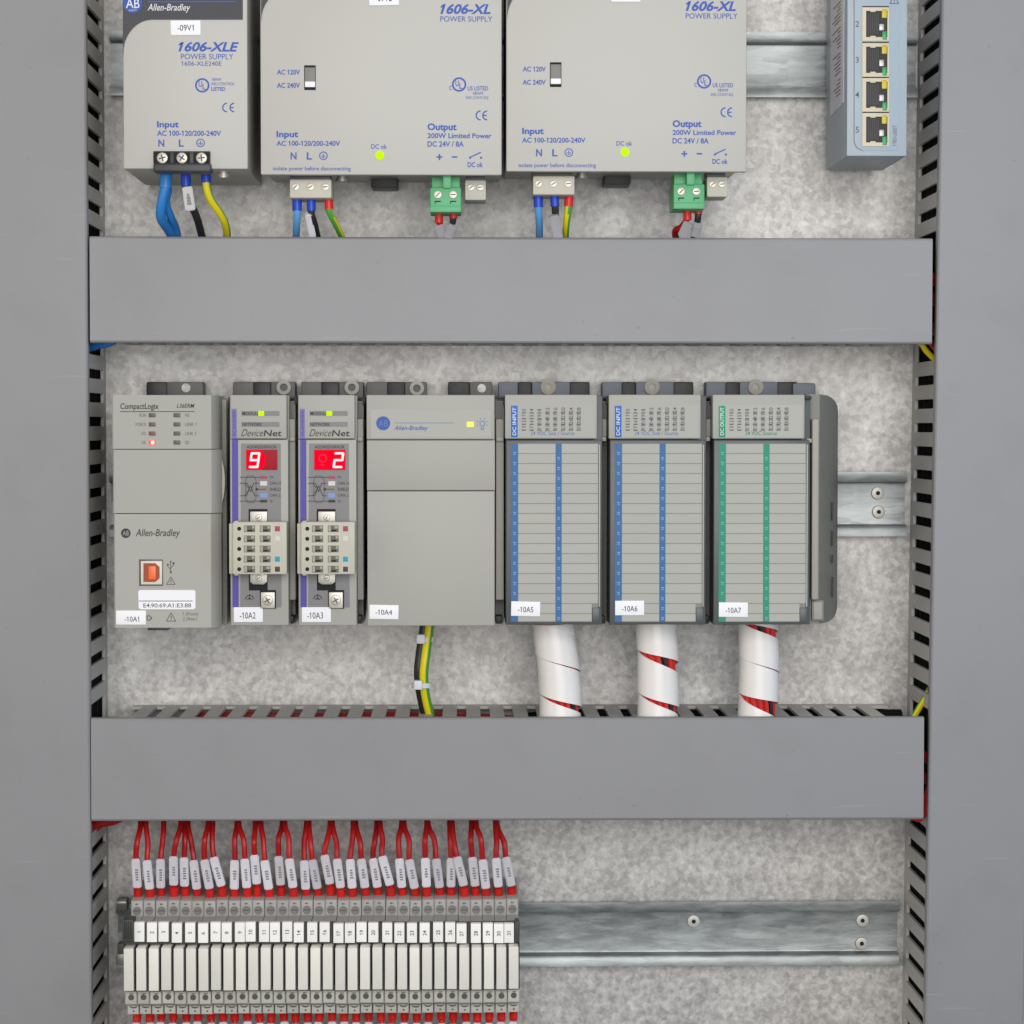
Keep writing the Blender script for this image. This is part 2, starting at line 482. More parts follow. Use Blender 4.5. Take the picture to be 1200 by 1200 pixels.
def text(parent, s, x0, y0, x1, y1, h, m, shear=0, bold=0.0, rot=0, name='lettering', cap=None):
    V, Fc = glyphs(s, shear, bold)
    if rot == 90: V = [(-y, x) for x, y in V]
    if rot == -90: V = [(y, -x) for x, y in V]
    a0 = min(v[0] for v in V); a1 = max(v[0] for v in V); b0 = min(v[1] for v in V); b1 = max(v[1] for v in V)
    h += 0.12
    ym = (y0 + y1) / 2; xm = (x0 + x1) / 2 if x1 is not None else x0
    Z1 = W(xm, y0, h)[1]; Z0 = W(xm, y1, h)[1]
    kz = (Z1 - Z0) / (b1 - b0)
    if x1 is None:
        if cap:
            kz = cap * S(h) / (0.73 if not rot else 0.73); Z0 = W(xm, ym, h)[1] - (b1 - b0) * kz / 2
        kx = kz; X0 = W(x0, ym, h)[0] - (a1 - a0) * kx / 2
    else:
        X0 = W(x0, ym, h)[0]; kx = (W(x1, ym, h)[0] - X0) / (a1 - a0)
    g = G(); vs = [g.bm.verts.new((X0 + (x - a0) * kx, -h, Z0 + (y - b0) * kz)) for x, y in V]
    for f in Fc:
        try:
            ff = g.bm.faces.new([vs[i] for i in f])
        except ValueError: pass
    g.bm.normal_update()
    for ff in g.bm.faces:
        if ff.normal.y > 0: ff.normal_flip()
    return mk(name, g, m, parent)
def sticker(parent, x0, y0, x1, y1, h, s, tx0, ty0, tx1, ty1, name='name_sticker'):
    k = mk(name, G().pbox(x0, y0, x1, y1, h + 0.35, h - 0.1, 0.15), 'sticker', parent)
    l = text(k, s, tx0, ty0, tx1, ty1, h + 0.35, 'black_ink')
    og = origin_of(parent); c = PT((x0 + x1) / 2, (y0 + y1) / 2, h)
    c = Vector([(a - b) / 1000 for a, b in zip(c, og)])
    M = Matrix.Translation(c) @ Matrix.Rotation(math.radians(random.uniform(-1.6, 1.6)), 4, 'Y') @ Matrix.Translation(-c)
    k.data.transform(M); l.data.transform(M)
    return k
def ground_symbol(parent, px, py, r, h, m):
    g = G(); g.pring(px, py, r * 0.78, r, h - 0.05, h + 0.1)
    g.line([(px, py - r * .5), (px, py + r * .05)], 0.9, h)
    g.line([(px - r * .55, py + r * .1), (px + r * .55, py + r * .1)], 0.9, h)
    g.line([(px - r * .3, py + r * .42), (px + r * .3, py + r * .42)], 0.9, h)
    return mk('earth_symbol', g, m, parent)
def tri_symbol(parent, px, py, r, h, m):
    g = G()
    a, b, c = (px, py - r), (px - r, py + r * .8), (px + r, py + r * .8)
    g.line([a, b, c, a], 0.9, h)
    g.line([(px, py - r * .35), (px, py + r * .25)], 1.0, h + .02); g.line([(px, py + r * .42), (px, py + r * .6)], 1.0, h + .02)
    return mk('warning_symbol', g, m, parent)

# ================================================================== SETTING
g = G(); g.box(-420, 420, -420, 380, -3, 0)
pn = mk('back_panel', g, 'panel_zinc'); pn['kind'] = 'structure'

# ------------------------------------------------------------------ rails
RH = 9.0
def rail(label, px0, px1, yt, yb, rivets):
    """top-hat rail between photo rows yt and yb (outer lips)"""
    xm = (px0 + px1) / 2
    x0 = W(px0, (yt + yb) / 2, RH)[0]; x1 = W(px1, (yt + yb) / 2, RH)[0]
    z1 = W(xm, yt, RH)[1]; z0 = W(xm, yb, RH)[1]; zc = (z0 + z1) / 2; hh = (z1 - z0) / 2
    t = thing('din_rail', label, 'rail', (x0, 0, zc), 'mounting rails on the back panel')
    prof = [(-hh, RH), (-hh, RH - 1.4), (-hh * .80, RH - 1.4), (-hh * .74, RH - 2.2), (-hh * .72, 0.1), (hh * .72, 0.1), (hh * .74, RH - 2.2), (hh * .80, RH - 1.4), (hh, RH - 1.4), (hh, RH),
            (hh * .76, RH), (hh * .68, RH - .8), (hh * .64, 1.6), (hh * .58, 1.4), (-hh * .58, 1.4), (-hh * .64, 1.6), (-hh * .68, RH - .8), (-hh * .76, RH)]
    g = G(); b = g.bm
    A = [b.verts.new((x0, -h, zc + z)) for z, h in prof]; B = [b.verts.new((x1, -h, zc + z)) for z, h in prof]
    fs = [b.faces.new(A), b.faces.new(B[::-1])]
    for i in range(len(prof)):
        j = (i + 1) % len(prof); fs.append(b.faces.new((A[i], A[j], B[j], B[i])))
    bmesh.ops.recalc_face_normals(b, faces=fs)
    mk('profile', g, 'rail_zinc', t)
    for px, py in rivets:
        g = G(); g.pcyl(px, py, 7.5, 1.3, 3.6, 24, bev=.7); g.pring(px, py, 2.6, 3.6, 3.4, 4.0, 16); g.pcyl(px, py, 2.5, 3.3, 3.75, 12, mi=1)
        mk('rivet', g, ['rivet', 'hole'], t)
    return t
rail('zinc mounting rail behind the power supplies at the top', 128, 1076, 36, 113, [])
rail('zinc mounting rail behind the controller modules in the middle', 128, 1063, 553, 629, [(1029, 578), (1030, 600)])
rail('zinc mounting rail carrying the relay row at the bottom', 136, 1054, 1058, 1133, [(813, 1080), (1011, 1079), (1010, 1106)])

# ------------------------------------------------------------------ wire ducts
HC = 72.0; PIT = 12.5
def finger_mesh(axis):
    """one duct finger, about its own middle; axis 'v': runs along z, wall faces x; 'h': runs along x, wall faces z"""
    pts = [(-3.75, 9), (3.75, 9), (3.75, 60), (6.05, 65), (6.05, 70), (-6.05, 70), (-6.05, 65), (-3.75, 60)]
    bm = bmesh.new(); t = 0.8
    for sgn in (0,):
        lo, hi = [], []
        for a, h in pts:
            if axis == 'v': lo.append(bm.verts.new((-t / 1000, -h / 1000, a / 1000))); hi.append(bm.verts.new((t / 1000, -h / 1000, a / 1000)))
            else: lo.append(bm.verts.new((a / 1000, -h / 1000, -t / 1000))); hi.append(bm.verts.new((a / 1000, -h / 1000, t / 1000)))
        fs = [bm.faces.new(lo), bm.faces.new(hi[::-1])]
        for i in range(8):
            j = (i + 1) % 8; fs.append(bm.faces.new((lo[i], hi[i], hi[j], lo[j])))
        bmesh.ops.recalc_face_normals(bm, faces=fs)
    me = bpy.data.meshes.new('finger'); bm.to_mesh(me); bm.free()
    me.materials.append(MATS['duct_wall_lit'])
    return me
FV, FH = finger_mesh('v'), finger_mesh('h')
def duct(label, axis, a0, a1, b0, b1, wall0, wall1, skip=(), phase=0.0, vis=(0, 1), rot=0.0, px_scratch=None):
    """a: range along the duct, b: across (mm). wall0..wall1 is the length of the side walls."""
    org = ((b0 + b1) / 2, 0, (a0 + a1) / 2) if axis == 'v' else ((a0 + a1) / 2, 0, (b0 + b1) / 2)
    t = thing('wire_duct', label, 'wire duct', org, 'grey slotted wire ducts')
    def bx(g, A0, A1, B0, B1, h0, h1, bev=0):
        if axis == 'v': g.box(B0, B1, A0, A1, h0, h1, bev)
        else: g.box(A0, A1, B0, B1, h0, h1, bev)
    # cover: shallow U with rounded edges
    prof = [(b0, HC - 4.5), (b0, HC - 1.3), (b0 + .35, HC - .5), (b0 + 1.2, HC), (b1 - 1.2, HC), (b1 - .35, HC - .5), (b1, HC - 1.3), (b1, HC - 4.5), (b1 - 1.0, HC - 4.5), (b1 - 1.0, HC - 2), (b0 + 1.0, HC - 2), (b0 + 1.0, HC - 4.5)]
    g = G(); b = g.bm
    f = (lambda a, q: (q[0], -q[1], a)) if axis == 'v' else (lambda a, q: (a, -q[1], q[0]))
    A = [b.verts.new(f(a0, q)) for q in prof]; B = [b.verts.new(f(a1, q)) for q in prof]
    fs = [b.faces.new(A), b.faces.new(B[::-1])]
    for i in range(len(prof)):
        j = (i + 1) % len(prof); fs.append(b.faces.new((A[i], A[j], B[j], B[i])))
    bmesh.ops.recalc_face_normals(b, faces=fs)
    cv = mk('cover', g, 'duct', t, smooth=20)
    w0, w1 = b0 + 1.9, b1 - 1.9
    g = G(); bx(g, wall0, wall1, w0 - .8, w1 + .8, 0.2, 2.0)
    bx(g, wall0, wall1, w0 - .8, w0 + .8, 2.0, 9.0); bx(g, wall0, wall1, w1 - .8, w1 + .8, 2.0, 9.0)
    mk('base', g, 'duct_wall_lit', t)
    ns = int((wall1 - wall0) / PIT)
    for side, wl in ((0, w0), (1, w1)):
        g = G(); cnt = 0
        for i in range(ns):
            a = wall0 + PIT * (i + .5) + phase
            if any(s0 < a < s1 for s0, s1 in skip): continue
            if side in vis:
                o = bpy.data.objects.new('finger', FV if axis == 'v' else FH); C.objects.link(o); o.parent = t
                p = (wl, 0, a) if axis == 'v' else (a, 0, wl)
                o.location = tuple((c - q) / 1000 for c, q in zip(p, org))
            else:
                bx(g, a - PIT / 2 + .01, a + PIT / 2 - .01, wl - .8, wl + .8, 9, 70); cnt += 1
        if cnt: mk('far_wall', g, 'duct_wall_lit', t)  # far wall left solid, without slots, to keep the duct inside dark
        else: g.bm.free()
    t.rotation_euler.y = math.radians(rot)
    return t
zt, zb = W(104, -60, HC)[1], W(104, 1260, HC)[1]
# rows where the crossing ducts join
J1 = (W(104, 408, HC)[1], W(104, 272, HC)[1]); J2 = (W(104, 968, HC)[1], W(104, 836, HC)[1])
duct('wide vertical grey wire duct along the left edge', 'v', zb, zt, W(-90, 600, HC)[0], W(104.2, 600, HC)[0], zb, zt, skip=(J1, J2), vis=(1,), phase=1.5)
duct('wide vertical grey wire duct along the right edge', 'v', zb, zt, W(1093.5, 600, HC)[0], W(1211, 600, HC)[0], zb, zt, skip=(J1, J2), vis=(0,), rot=0.62, phase=-2)
def hduct(label, x0, x1, y0, y1, wx0, wx1, phase, vis):
    ym = (y0 + y1) / 2
    duct(label, 'h', W(x0, ym, HC)[0], W(x1, ym, HC)[0], W(600, y1, HC)[1], W(600, y0, HC)[1], W(wx0, ym, HC)[0], W(wx1, ym, HC)[0], vis=vis, phase=phase, rot=0.06)
hduct('horizontal grey wire duct directly under the power supplies', 105.2, 1092.5, 278, 402.5, 126, 1070, 0, (0,))
hduct('horizontal grey wire duct between the controller row and the relays', 106.8, 1082.5, 841, 961.5, 136, 1064, 3.5, (1,))

# ================================================================== TOP ROW
PH = 95.0
def psu_text(t, s, x0, y0, x1, y1, shear=0, bold=0.0): return text(t, s, x0, y0, x1, y1, PH, 'blue_ink', shear, bold)
def ul_mark(t, px, py):
    g = G(); g.pring(px, py, 6.4, 8.4, PH - .05, PH + .1); mk('listing_ring', g, 'blue_ink', t)
    text(t, 'U', px - 4.2, py - 5, px - .2, py + 2, PH, 'blue_ink', 0, 0.01); text(t, 'L', px + .4, py - 1.5, px + 4, py + 5, PH, 'blue_ink', 0, 0.01)
def ce_mark(t, x0, y0, x1, y1):
    g = G(); r = (y1 - y0) / 2; cy = (y0 + y1) / 2
    for cx, bar in ((x0 + r, False), (x1 - .5, True)):
        pts = [(cx + r * math.cos(a), cy + r * math.sin(a)) for a in [math.radians(90 + 180 * k / 10) for k in range(11)]]
        g.line(pts, 1.5, PH)
        if bar: g.line([(cx - r, cy), (cx - .6, cy)], 1.4, PH + .02)
    mk('conformity_mark', g, 'blue_ink', t)
def inv_arc(cx, cy, r, a0, a1, n=10):
    return [(cx + r * math.cos(math.radians(a0 + (a1 - a0) * i / n)), cy - r * math.sin(math.radians(a0 + (a1 - a0) * i / n))) for i in range(n + 1)]

# --- narrow power supply
t = thing('power_supply', 'narrow pale grey power supply with black header, left end of the top row', 'power supply', PT(216, 197, 10), 'power supplies on the top rail')
x0, x1 = W(144, 60, PH)[0], W(290, 60, PH)[0]
z0 = W(216, 198, PH)[1]; z1 = z0 + 124
mk('housing', G().box(x0, x1, z0, z1, 10, PH, 1.0), 'psu_body', t)
# black header plate: everything above the rounded pale field
hp = [(143.4, -84), (284.5, -84), (284.5, 23), (172, 23)] + inv_arc(172, 62, 28.6, 100, 178, 8)
hp = [(143.8, -84), (284.5, -84), (284.5, 23)] + [(178, 23)] + [(178 - 34 * math.sin(math.radians(a)), 64 - 41 * math.cos(math.radians(a))) for a in range(10, 91, 10)]
mk('header_plate', G().pprism(hp, PH - 1, PH + .3), 'psu_black', t)
lg = mk('logo', G().pcyl(155.5, 4, 11, PH, PH + .45, 28), 'logo_blue', t)
text(lg, 'AB', 147.5, -1.5, 163.5, 9.5, PH + .45, 'white_ink', 0, 0.005)
text(lg, 'QUALITY', 151, 11, 160, 13.4, PH + .45, 'white_ink')
text(t, 'Allen-Bradley', 173, 4.5, 223, 15, PH + .3, 'white_ink', 0.25, 0.004)
mk('rule', G().line([(173, 2), (276, 2)], 1.2, PH + .3), 'blue_ink', t)
sticker(t, 200, 24, 235, 41, PH, '-09V1', 208, 29, 227, 36)
psu_text(t, '1606-XLE', 209, 49, 280, 60.5, .28, .03)
psu_text(t, 'POWER SUPPLY', 212, 63, 273.5, 69.5); psu_text(t, '1606-XLE240E', 212.5, 71.8, 259.5, 77)
ul_mark(t, 237, 100)
psu_text(t, '18WM', 248, 91.5, 259, 94.8); psu_text(t, 'IND.CONTROL', 248, 96.5, 275, 100); psu_text(t, 'LISTED', 247.5, 102, 264, 106.5, 0, .02)
ce_mark(t, 261, 121, 275, 131)
psu_text(t, 'Input', 184, 142, 209.5, 151.5, 0, .03); psu_text(t, 'AC 100-120/200-240V', 184, 153, 259, 159.3, 0, .02)
psu_text(t, 'N', 185.5, 163.5, 192.5, 172, 0, .024); psu_text(t, 'L', 209.5, 163.5, 215.3, 172, 0, .024); ground_symbol(t, 235, 167.5, 5, PH, 'blue_ink')
tb = mk('terminal_block', G().pbox(179.5, 177, 246.5, 192, PH + 1.2, PH - 8, .5).pbox(179.5, 191, 247, 201.5, PH + 5, PH - 8, 1.0, mi=1), ['term_black', 'term_lip'], t)
for px in (190, 213, 236):
    mk('terminal_well', G().pbox(px - 9.5, 178.5, px + 9.5, 191, PH + 1.35, PH + .5), 'hole', tb)
    mk('screw', G().screw(px, 185, 6.5, PH, PH + 2.6, random.uniform(0, 1.5)), ['steel', 'slot'], tb)
g = G(); g.tube([PT(262, 197, 80), PT(262, 208.5, 80)], 2.9, 12, smooth=1); g.tube([PT(262, 205, 80), PT(262, 206.5, 80)], 3.6, 12, smooth=1)
mk('earth_screw', g, 'steel', t)

# --- wide power supplies
def wide_psu(label):
    t = thing('power_supply', label, 'power supply', PT(446, 204, 10), 'power supplies on the top rail')
    x0, x1 = W(305, 60, PH)[0], W(588, 60, PH)[0]
    z0 = W(446, 205, PH)[1]; z1 = z0 + 124
    mk('housing', G().box(x0, x1, z0, z1, PH - 5, PH, .9).box(x0 + .1, x1 - .1, z0 + 4.5, z1 - .1, 10, PH - 4.5, 1.0), 'psu_body', t)
    hp = [(305.6, -84), (420, -84), (420, -16), (345, -16)] + [(345 - 39 * math.sin(math.radians(a)), 25 - 41 * math.cos(math.radians(a))) for a in range(10, 91, 10)]
    mk('header_plate', G().pprism(hp, PH - 1, PH + .3), 'psu_black', t)
    psu_text(t, '1606-XL', 516, 4.5, 575, 16.5, .28, .03); psu_text(t, 'POWER SUPPLY', 516, 19, 577, 25.3)
    psu_text(t, 'AC 120V', 324.5, 81.5, 351.5, 87.5, 0, .02); psu_text(t, 'AC 240V', 324.5, 97, 351.5, 103, 0, .02)
    sw = mk('selector_switch', G().pbox(356.5, 76.5, 370, 105.5, PH + .15, PH - 1), 'hole', t)
    mk('slider', G().pbox(357.3, 79, 369.3, 95.5, PH + .3, PH - 1, .1), 'end_grey', sw)
    mk('slider_knob', G().pbox(357.3, 95.5, 369.3, 102, PH + .9, PH - 1, .25), 'sticker', sw)
    ul_mark(t, 538, 99)
    psu_text(t, 'C', 526.5, 100.5, 529.5, 105.5, 0, .01); psu_text(t, 'US LISTED', 548, 101, 572, 106, 0, .01)
    psu_text(t, '18WM', 554, 107.5, 566, 111.3); psu_text(t, 'IND.CONT.EQ.', 546, 112.8, 573, 116.6)
    ce_mark(t, 558, 130, 571.5, 140.5)
    psu_text(t, 'Output', 501, 144.5, 535, 155, 0, .032); psu_text(t, '200W Limited Power', 501, 156, 576, 162, 0, .02); psu_text(t, 'DC 24V / 8A', 501, 165.5, 543.5, 172, 0, .02)
    g = G(); g.line([(511.5, 184), (518.5, 184)], 1.8, PH); g.line([(515, 180.5), (515, 187.5)], 1.8, PH + .02); g.line([(529.5, 184), (536, 184)], 1.8, PH)
    g.line([(550.5, 184.5), (563.5, 178.5)], 1.4, PH); g.pcyl(551, 184.8, 1.4, PH - .05, PH + .1, 8); g.pcyl(563.8, 184.8, 1.4, PH - .05, PH + .1, 8)
    mk('polarity_marks', g, 'blue_ink', t)
    psu_text(t, 'DC ok', 548, 190, 566, 196, 0, .02)
    psu_text(t, 'Input', 324, 153.5, 349.5, 163, 0, .032); psu_text(t, 'AC 100-120/200-240V', 324, 165, 398.5, 171, 0, .02)
    psu_text(t, 'N', 340.5, 178.5, 347.5, 187, 0, .024); psu_text(t, 'L', 359.5, 178.5, 365.5, 187, 0, .024); ground_symbol(t, 379, 182.5, 5, PH, 'blue_ink')
    psu_text(t, 'isolate power before disconnecting', 320, 195, 411, 201.2, 0, .008)
    psu_text(t, 'DC ok', 435, 169, 453.5, 174.5, 0, .008)
    mk('status_light', G().pcyl(445, 182, 5, PH - 1, PH + .5, 16, .3), 'glow_lime', t)
    # plugs below
    tb = mk('input_plug', G().pbox(339.5, 210, 388.5, 232, 84, 58, .8), 'beige', t)
    mk('plug_socket', G().pbox(340, 203, 387, 212, 78, 60, .3), 'door_frame', tb)
    for px in (346, 363.5, 381):
        mk('screw', G().screw(px, 219, 4.6, 82, 84.5, random.uniform(0, 1.5), False), ['steel', 'slot'], tb)
    g = G(); g.tube([PT(401, 200, 66), PT(401, 211, 66)], 2.6, 12, smooth=1); g.tube([PT(401, 209, 66), PT(401, 213, 66)], 3.4, 12, smooth=1)
    mk('earth_screw', g, 'steel', t)
    mk('rail_foot', G().pbox(435, 190, 466, 219.5, 30, 8, .6), 'black_plastic', t)
    gp = mk('output_plug', G().pbox(504, 219.5, 540.5, 248.5, 88, 62, .7).pbox(506, 207, 539, 221, 82, 62, .5).pbox(519, 204.5, 528.5, 220.5, 90, 70, .5).pbox(504, 241, 540.5, 248.6, 89, 70, .5), 'green_plug', t)
    for px in (513, 531):
        mk('screw', G().screw(px, 228, 4.8, 86, 88.6, random.uniform(0, 1.5), False), ['steel', 'slot'], gp)
        mk('pole_mark', G().line([(px - 3.5, 236), (px + 3.5, 236)], 1.4, 88).line([(px - 3, 237), (px - 3, 239)], 1, 88), 'hole', gp)
    rp = mk('relay_plug', G().pbox(545, 211, 569.5, 234.5, 80, 58, .7), 'beige', t)
    mk('plug_socket', G().pbox(546, 204, 568, 213, 75, 60, .3), 'door_frame', rp)
    for px in (552, 563):
        mk('screw', G().screw(px, 219.5, 4.4, 78, 80.6, random.uniform(0, 1.5), False), ['steel', 'slot'], rp)
    return t
p2 = wide_psu('wide pale grey power supply beside the narrow one, middle of the top row')
p3 = copy_tree(p2)
d = Vector(PT(446 + 287.2, 204 - 3.8, PH)) - Vector(PT(446, 204, PH))
p3.location = p2.location + d / 1000
p3['label'] = 'wide pale grey power supply nearest the network switch'
ORI[p3] = tuple(a + b for a, b in zip(ORI[p2], d))
sticker(p2, 432.5, -11, 467.5, 6, PH, '-09V2', 440, -6.5, 459, 1.5)
sticker(p3, 716.5, -15, 750.5, 2, PH, '-09V3', 724, -10.5, 743, -2.5)

# --- network switch
SH = 86.0
t = thing('network_switch', 'slim pale blue network switch with four open sockets', 'network switch', PT(1027, 183, 10))
x0, x1 = W(992.5, 100, SH)[0], W(1063, 100, SH)[0]; z0 = W(1027, 183, SH)[1]; z1 = z0 + 122
mk('housing', G().box(x0, x1, z0, z1, 14, SH, .8), 'switch_body', t)
fp = [(1001, -70), (1054, -70), (1054, 168), (1052, 174), (1046, 176.5), (1011, 176.5), (1004, 173), (1001, 166)]
g = G(); b = g.bm
fpl = mk('front_plate', G().pprism(fp, SH - 1, SH + .25, .12), 'switch_face', t)
gl = G().line([(1001, -60), (1001, 166), (1004, 173), (1011, 176.5)], 1.1, SH + .2)
mk('plate_groove', gl, 'plc_dark', t)
for i, (y0, y1, num) in enumerate(((-33.5, 6, '1'), (8.5, 48, '2'), (50.5, 90, '3'), (91.5, 131, '4'), (132.5, 171.5, '5'))):
    if i == 0: continue
    h = SH + .25
    g = G().pbox(1010.5, y0, 1041.8, y0 + 4.2, h + .6, h - .5, .1).pbox(1010.5, y1 - 4.6, 1041.8, y1, h + .6, h - .5, .1).pbox(1010.5, y0 + 4, 1015, y1 - 4, h + .55, h - .5).pbox(1040, y0 + 4, 1041.8, y1 - 4, h + .55, h - .5).pbox(1020, y0 + 4, 1026, y0 + 5.4, h + .5, h - .5).pbox(1020, y1 - 6, 1026, y1 - 4, h + .5, h - .5)
    pt = mk('socket', g, 'port_frame', t)
    mk('opening', G().pbox(1014.5, y0 + 4, 1040.5, y1 - 4, h + .12, h - .5), 'port_dark', pt)
    g = G()
    for k in range(6): g.pbox(1017 + k * 2.3, y0 + 7, 1017.9 + k * 2.3, y1 - 8, h + .25, h)
    mk('contacts', g, 'term_lip', pt)
    mk('status_light', G().pbox(1033.5, y0 + 1.8, 1039.5, y0 + 12.5, h + .7, h - .2, .3), 'led_yellow', pt)
    mk('status_light', G().pbox(1034, y1 - 11.5, 1039.5, y1 - 1.2, h + .7, h - .2, .3), 'led_green', pt)
    mk('latch', G().pbox(1030.5, y0 + 19.5, 1036, y0 + 27, h + .4, h - .2, .2), 'steel_dull', pt)
    mk('socket_gap', G().pbox(1010.5, y0 - 1.4, 1041.8, y0 - .3, h + .2, h - .2), 'hole', pt)
    text(t, num, 1004.6, y0 + 16, None, y0 + 23, SH + .25, 'grey_ink', 0, .005)
text(t, '1783-US05T', 1046.2, 146.5, 1050.8, 171, SH + .25, 'grey_ink', rot=90)
tri_symbol(t, 1048, 0, 5.2, SH + .25, 'grey_ink')
g = G(); X = x0
g.bm.faces.new([g.bm.verts.new((X - .25, -h, z)) for h, z in ((76, z1 - 8), (30, z1 - 8), (30, W(985, 137, 30)[1]), (76, W(985, 120, 76)[1]))])
r = bmesh.ops.extrude_face_region(g.bm, geom=list(g.bm.faces)); bmesh.ops.translate(g.bm, verts=[v for v in r['geom'] if isinstance(v, bmesh.types.BMVert)], vec=(.35, 0, 0))
bmesh.ops.recalc_face_normals(g.bm, faces=g.bm.faces)
sl = mk('side_label', g, 'side_label', t)
g = G()
for k in range(26):
    zz = W(985, 4 + k * 4.3, 60)[1]; l = random.uniform(8, 30)
    if k % 7 == 6: continue
    g.box(X - .33, X - .2, zz, zz + .55, 66 - l, 66)
mk('side_print', g, 'grey_ink', sl)

# ================================================================== CONTROLLER ROW
MH = 92.0
def mount_tab(t, parts):
    """tabs standing above a module: (x0, x1, material) in photo pixels"""
    for x0, x1, m in parts:
        mk('mounting_tab' if m != 'black_plastic' else 'tab_recess', G().pbox(x0, 447.5, x1, 476, 20 if m != 'black_plastic' else 17, 6, .8), m, t)

# --- controller
t = thing('controller_module', 'pale grey controller module with orange USB socket, left end of the module row', 'controller', PT(195, 736, 8))
def slab(g, x0, y0, x1, y1, hf, hb, cham=0, bev=.5):
    """module face with a sloping right edge"""
    xa = W(x0, 600, hf)[0]; xb = W(x1 - cham, 600, hf)[0]; xc = W(x1, 600, hf - 6)[0]
    za = W(195, y1, hf)[1]; zb_ = W(195, y0, hf)[1]
    b = g.bm; pr = [(xa, hb), (xa, hf - .6), (xa + .6, hf), (xb, hf), (xc, hf - 6), (xc, hb)]
    A = [b.verts.new((x, -h, za)) for x, h in pr]; B = [b.verts.new((x, -h, zb_)) for x, h in pr]
    fs = [b.faces.new(A), b.faces.new(B[::-1])]
    for i in range(len(pr)): fs.append(b.faces.new((A[i], A[(i + 1) % len(pr)], B[(i + 1) % len(pr)], B[i])))
    bmesh.ops.recalc_face_normals(b, faces=fs); return g
mk('body', G().pbox(133.5, 463.5, 257, 735, MH - 8, 10, .6), 'plc', t)
lp = mk('light_panel', slab(G(), 131.8, 463, 257, 526, MH, MH - 10, 9), 'plc', t)
mk('side_cover', slab(G(), 132.5, 527, 260, 601.3, MH, MH - 10, 12), 'plc', t)
lf = mk('lower_face', slab(G(), 133.2, 602.3, 259, 735.5, MH, MH - 10, 12), 'plc', t)
mk('side_bulge', G().pprism([(256, 530)] + [(256 + 7.5 * math.sin(math.pi * k / 12) ** .6, 530 + 68 * k / 12) for k in range(1, 12)] + [(256, 598)], MH - 12, MH - 7.5), 'plc', t)
text(lp, 'CompactLogix', 141, 472.5, 186, 481.5, MH, 'black_ink', 0.05, .012); text(lp, 'L36ERM', 207, 473, 228, 478, MH, 'black_ink', .3, .006)
mk('rule', G().line([(141, 482.3), (228, 482.3)], .8, MH), 'black_ink', lp)
for k, (y, a, b_) in enumerate(((486.5, 'RUN', 'NS'), (497.3, 'FORCE', 'LINK 1'), (508, 'I/O', 'LINK 2'), (518.5, 'OK', 'SD'))):
    mk('status_light', G().pbox(174.3, y - 2.4, 182.3, y + 2.4, MH + .3, MH - .5, .15), ['led_off', 'led_off', 'led_red_dim', 'glow_red'][k], lp)
    mk('status_light', G().pbox(203.3, y - 2.4, 211.3, y + 2.4, MH + .3, MH - .5, .15), 'led_off', lp)
    la = {'RUN': 7.5, 'FORCE': 12, 'I/O': 5, 'OK': 5}[a]; lb = {'NS': 5, 'LINK 1': 13, 'LINK 2': 13, 'SD': 5}[b_]
    text(lp, a, 171 - la, y - 1.9, 171, y + 1.9, MH, 'grey_ink'); text(lp, b_, 217, y - 1.9, 217 + lb, y + 1.9, MH, 'grey_ink')
mk('lit_core', G().pcyl(178.8, 518.5, 2.4, MH, MH + .5, 10), 'glow_core', lp)
lg = mk('logo', G().pcyl(147.4, 624.8, 5.6, MH - .1, MH + .15, 24), 'black_ink', lf)
text(lg, 'AB', 143.8, 622, 151, 627.6, MH + .15, 'plc')
text(lf, 'Allen-Bradley', 159, 620, 211, 631, MH, 'black_ink', .22, .006)
us = mk('usb_socket', G().pbox(163, 655.5, 191, 686.5, MH + .3, MH - 2, .2), 'door_frame', lf)
mk('shell', G().pbox(165, 657.5, 189.8, 685, MH + .6, MH - 2, .3), 'usb_white', us)
mk('opening', G().pprism([(168, 660), (182, 660), (187, 664.5), (187, 677.5), (182, 682), (168, 682)], MH - 1, MH + .75), 'usb_dark', us)
mk('tongue', G().pbox(174, 663.5, 182.5, 679, MH + 1.0, MH, .2), 'usb_orange', us)
g = G().line([(200, 658), (200, 670)], .9, MH); g.line([(200, 667), (196.7, 664), (196.7, 661.5)], .8, MH + .02); g.line([(200, 665.5), (203.3, 662.5), (203.3, 660)], .8, MH + .02)
g.pcyl(200, 670.5, 1.5, MH - .05, MH + .1, 8); g.pcyl(203.4, 660, 1.4, MH - .05, MH + .1, 8); g.pcyl(200, 658, 1.2, MH - .05, MH + .1, 6); g.pcyl(196.7, 661.5, 1.2, MH - .05, MH + .1, 6)
mk('usb_symbol', g, 'grey_ink', lf)
tri_symbol(lf, 200.3, 681, 5, MH, 'grey_ink')
al = mk('address_label', G().pprism([(164, 691.5), (227, 691.5), (229, 693), (229, 712.5), (227, 714), (164.5, 714), (162.5, 712.5), (162, 693)], MH - .1, MH + .3), 'sticker', lf)
mk('rule', G().line([(163, 704.3), (226, 704.3)], .8, MH + .3), 'black_ink', al)
text(al, 'E4:90:69:A1:E3:88', 168, 707, 224, 712, MH + .3, 'grey_ink', 0, .006)
sticker(lf, 136, 715.5, 171, 732, MH, '-10A1', 146, 722.5, 163, 728.5)
tri_symbol(lf, 200.5, 723.5, 5.5, MH, 'grey_ink')
text(lf, '1 (Front)', 214, 717.5, 232, 722.5, MH, 'grey_ink', .2); text(lf, '2 (Rear)', 214, 723.3, 231, 728.3, MH, 'grey_ink', .2)
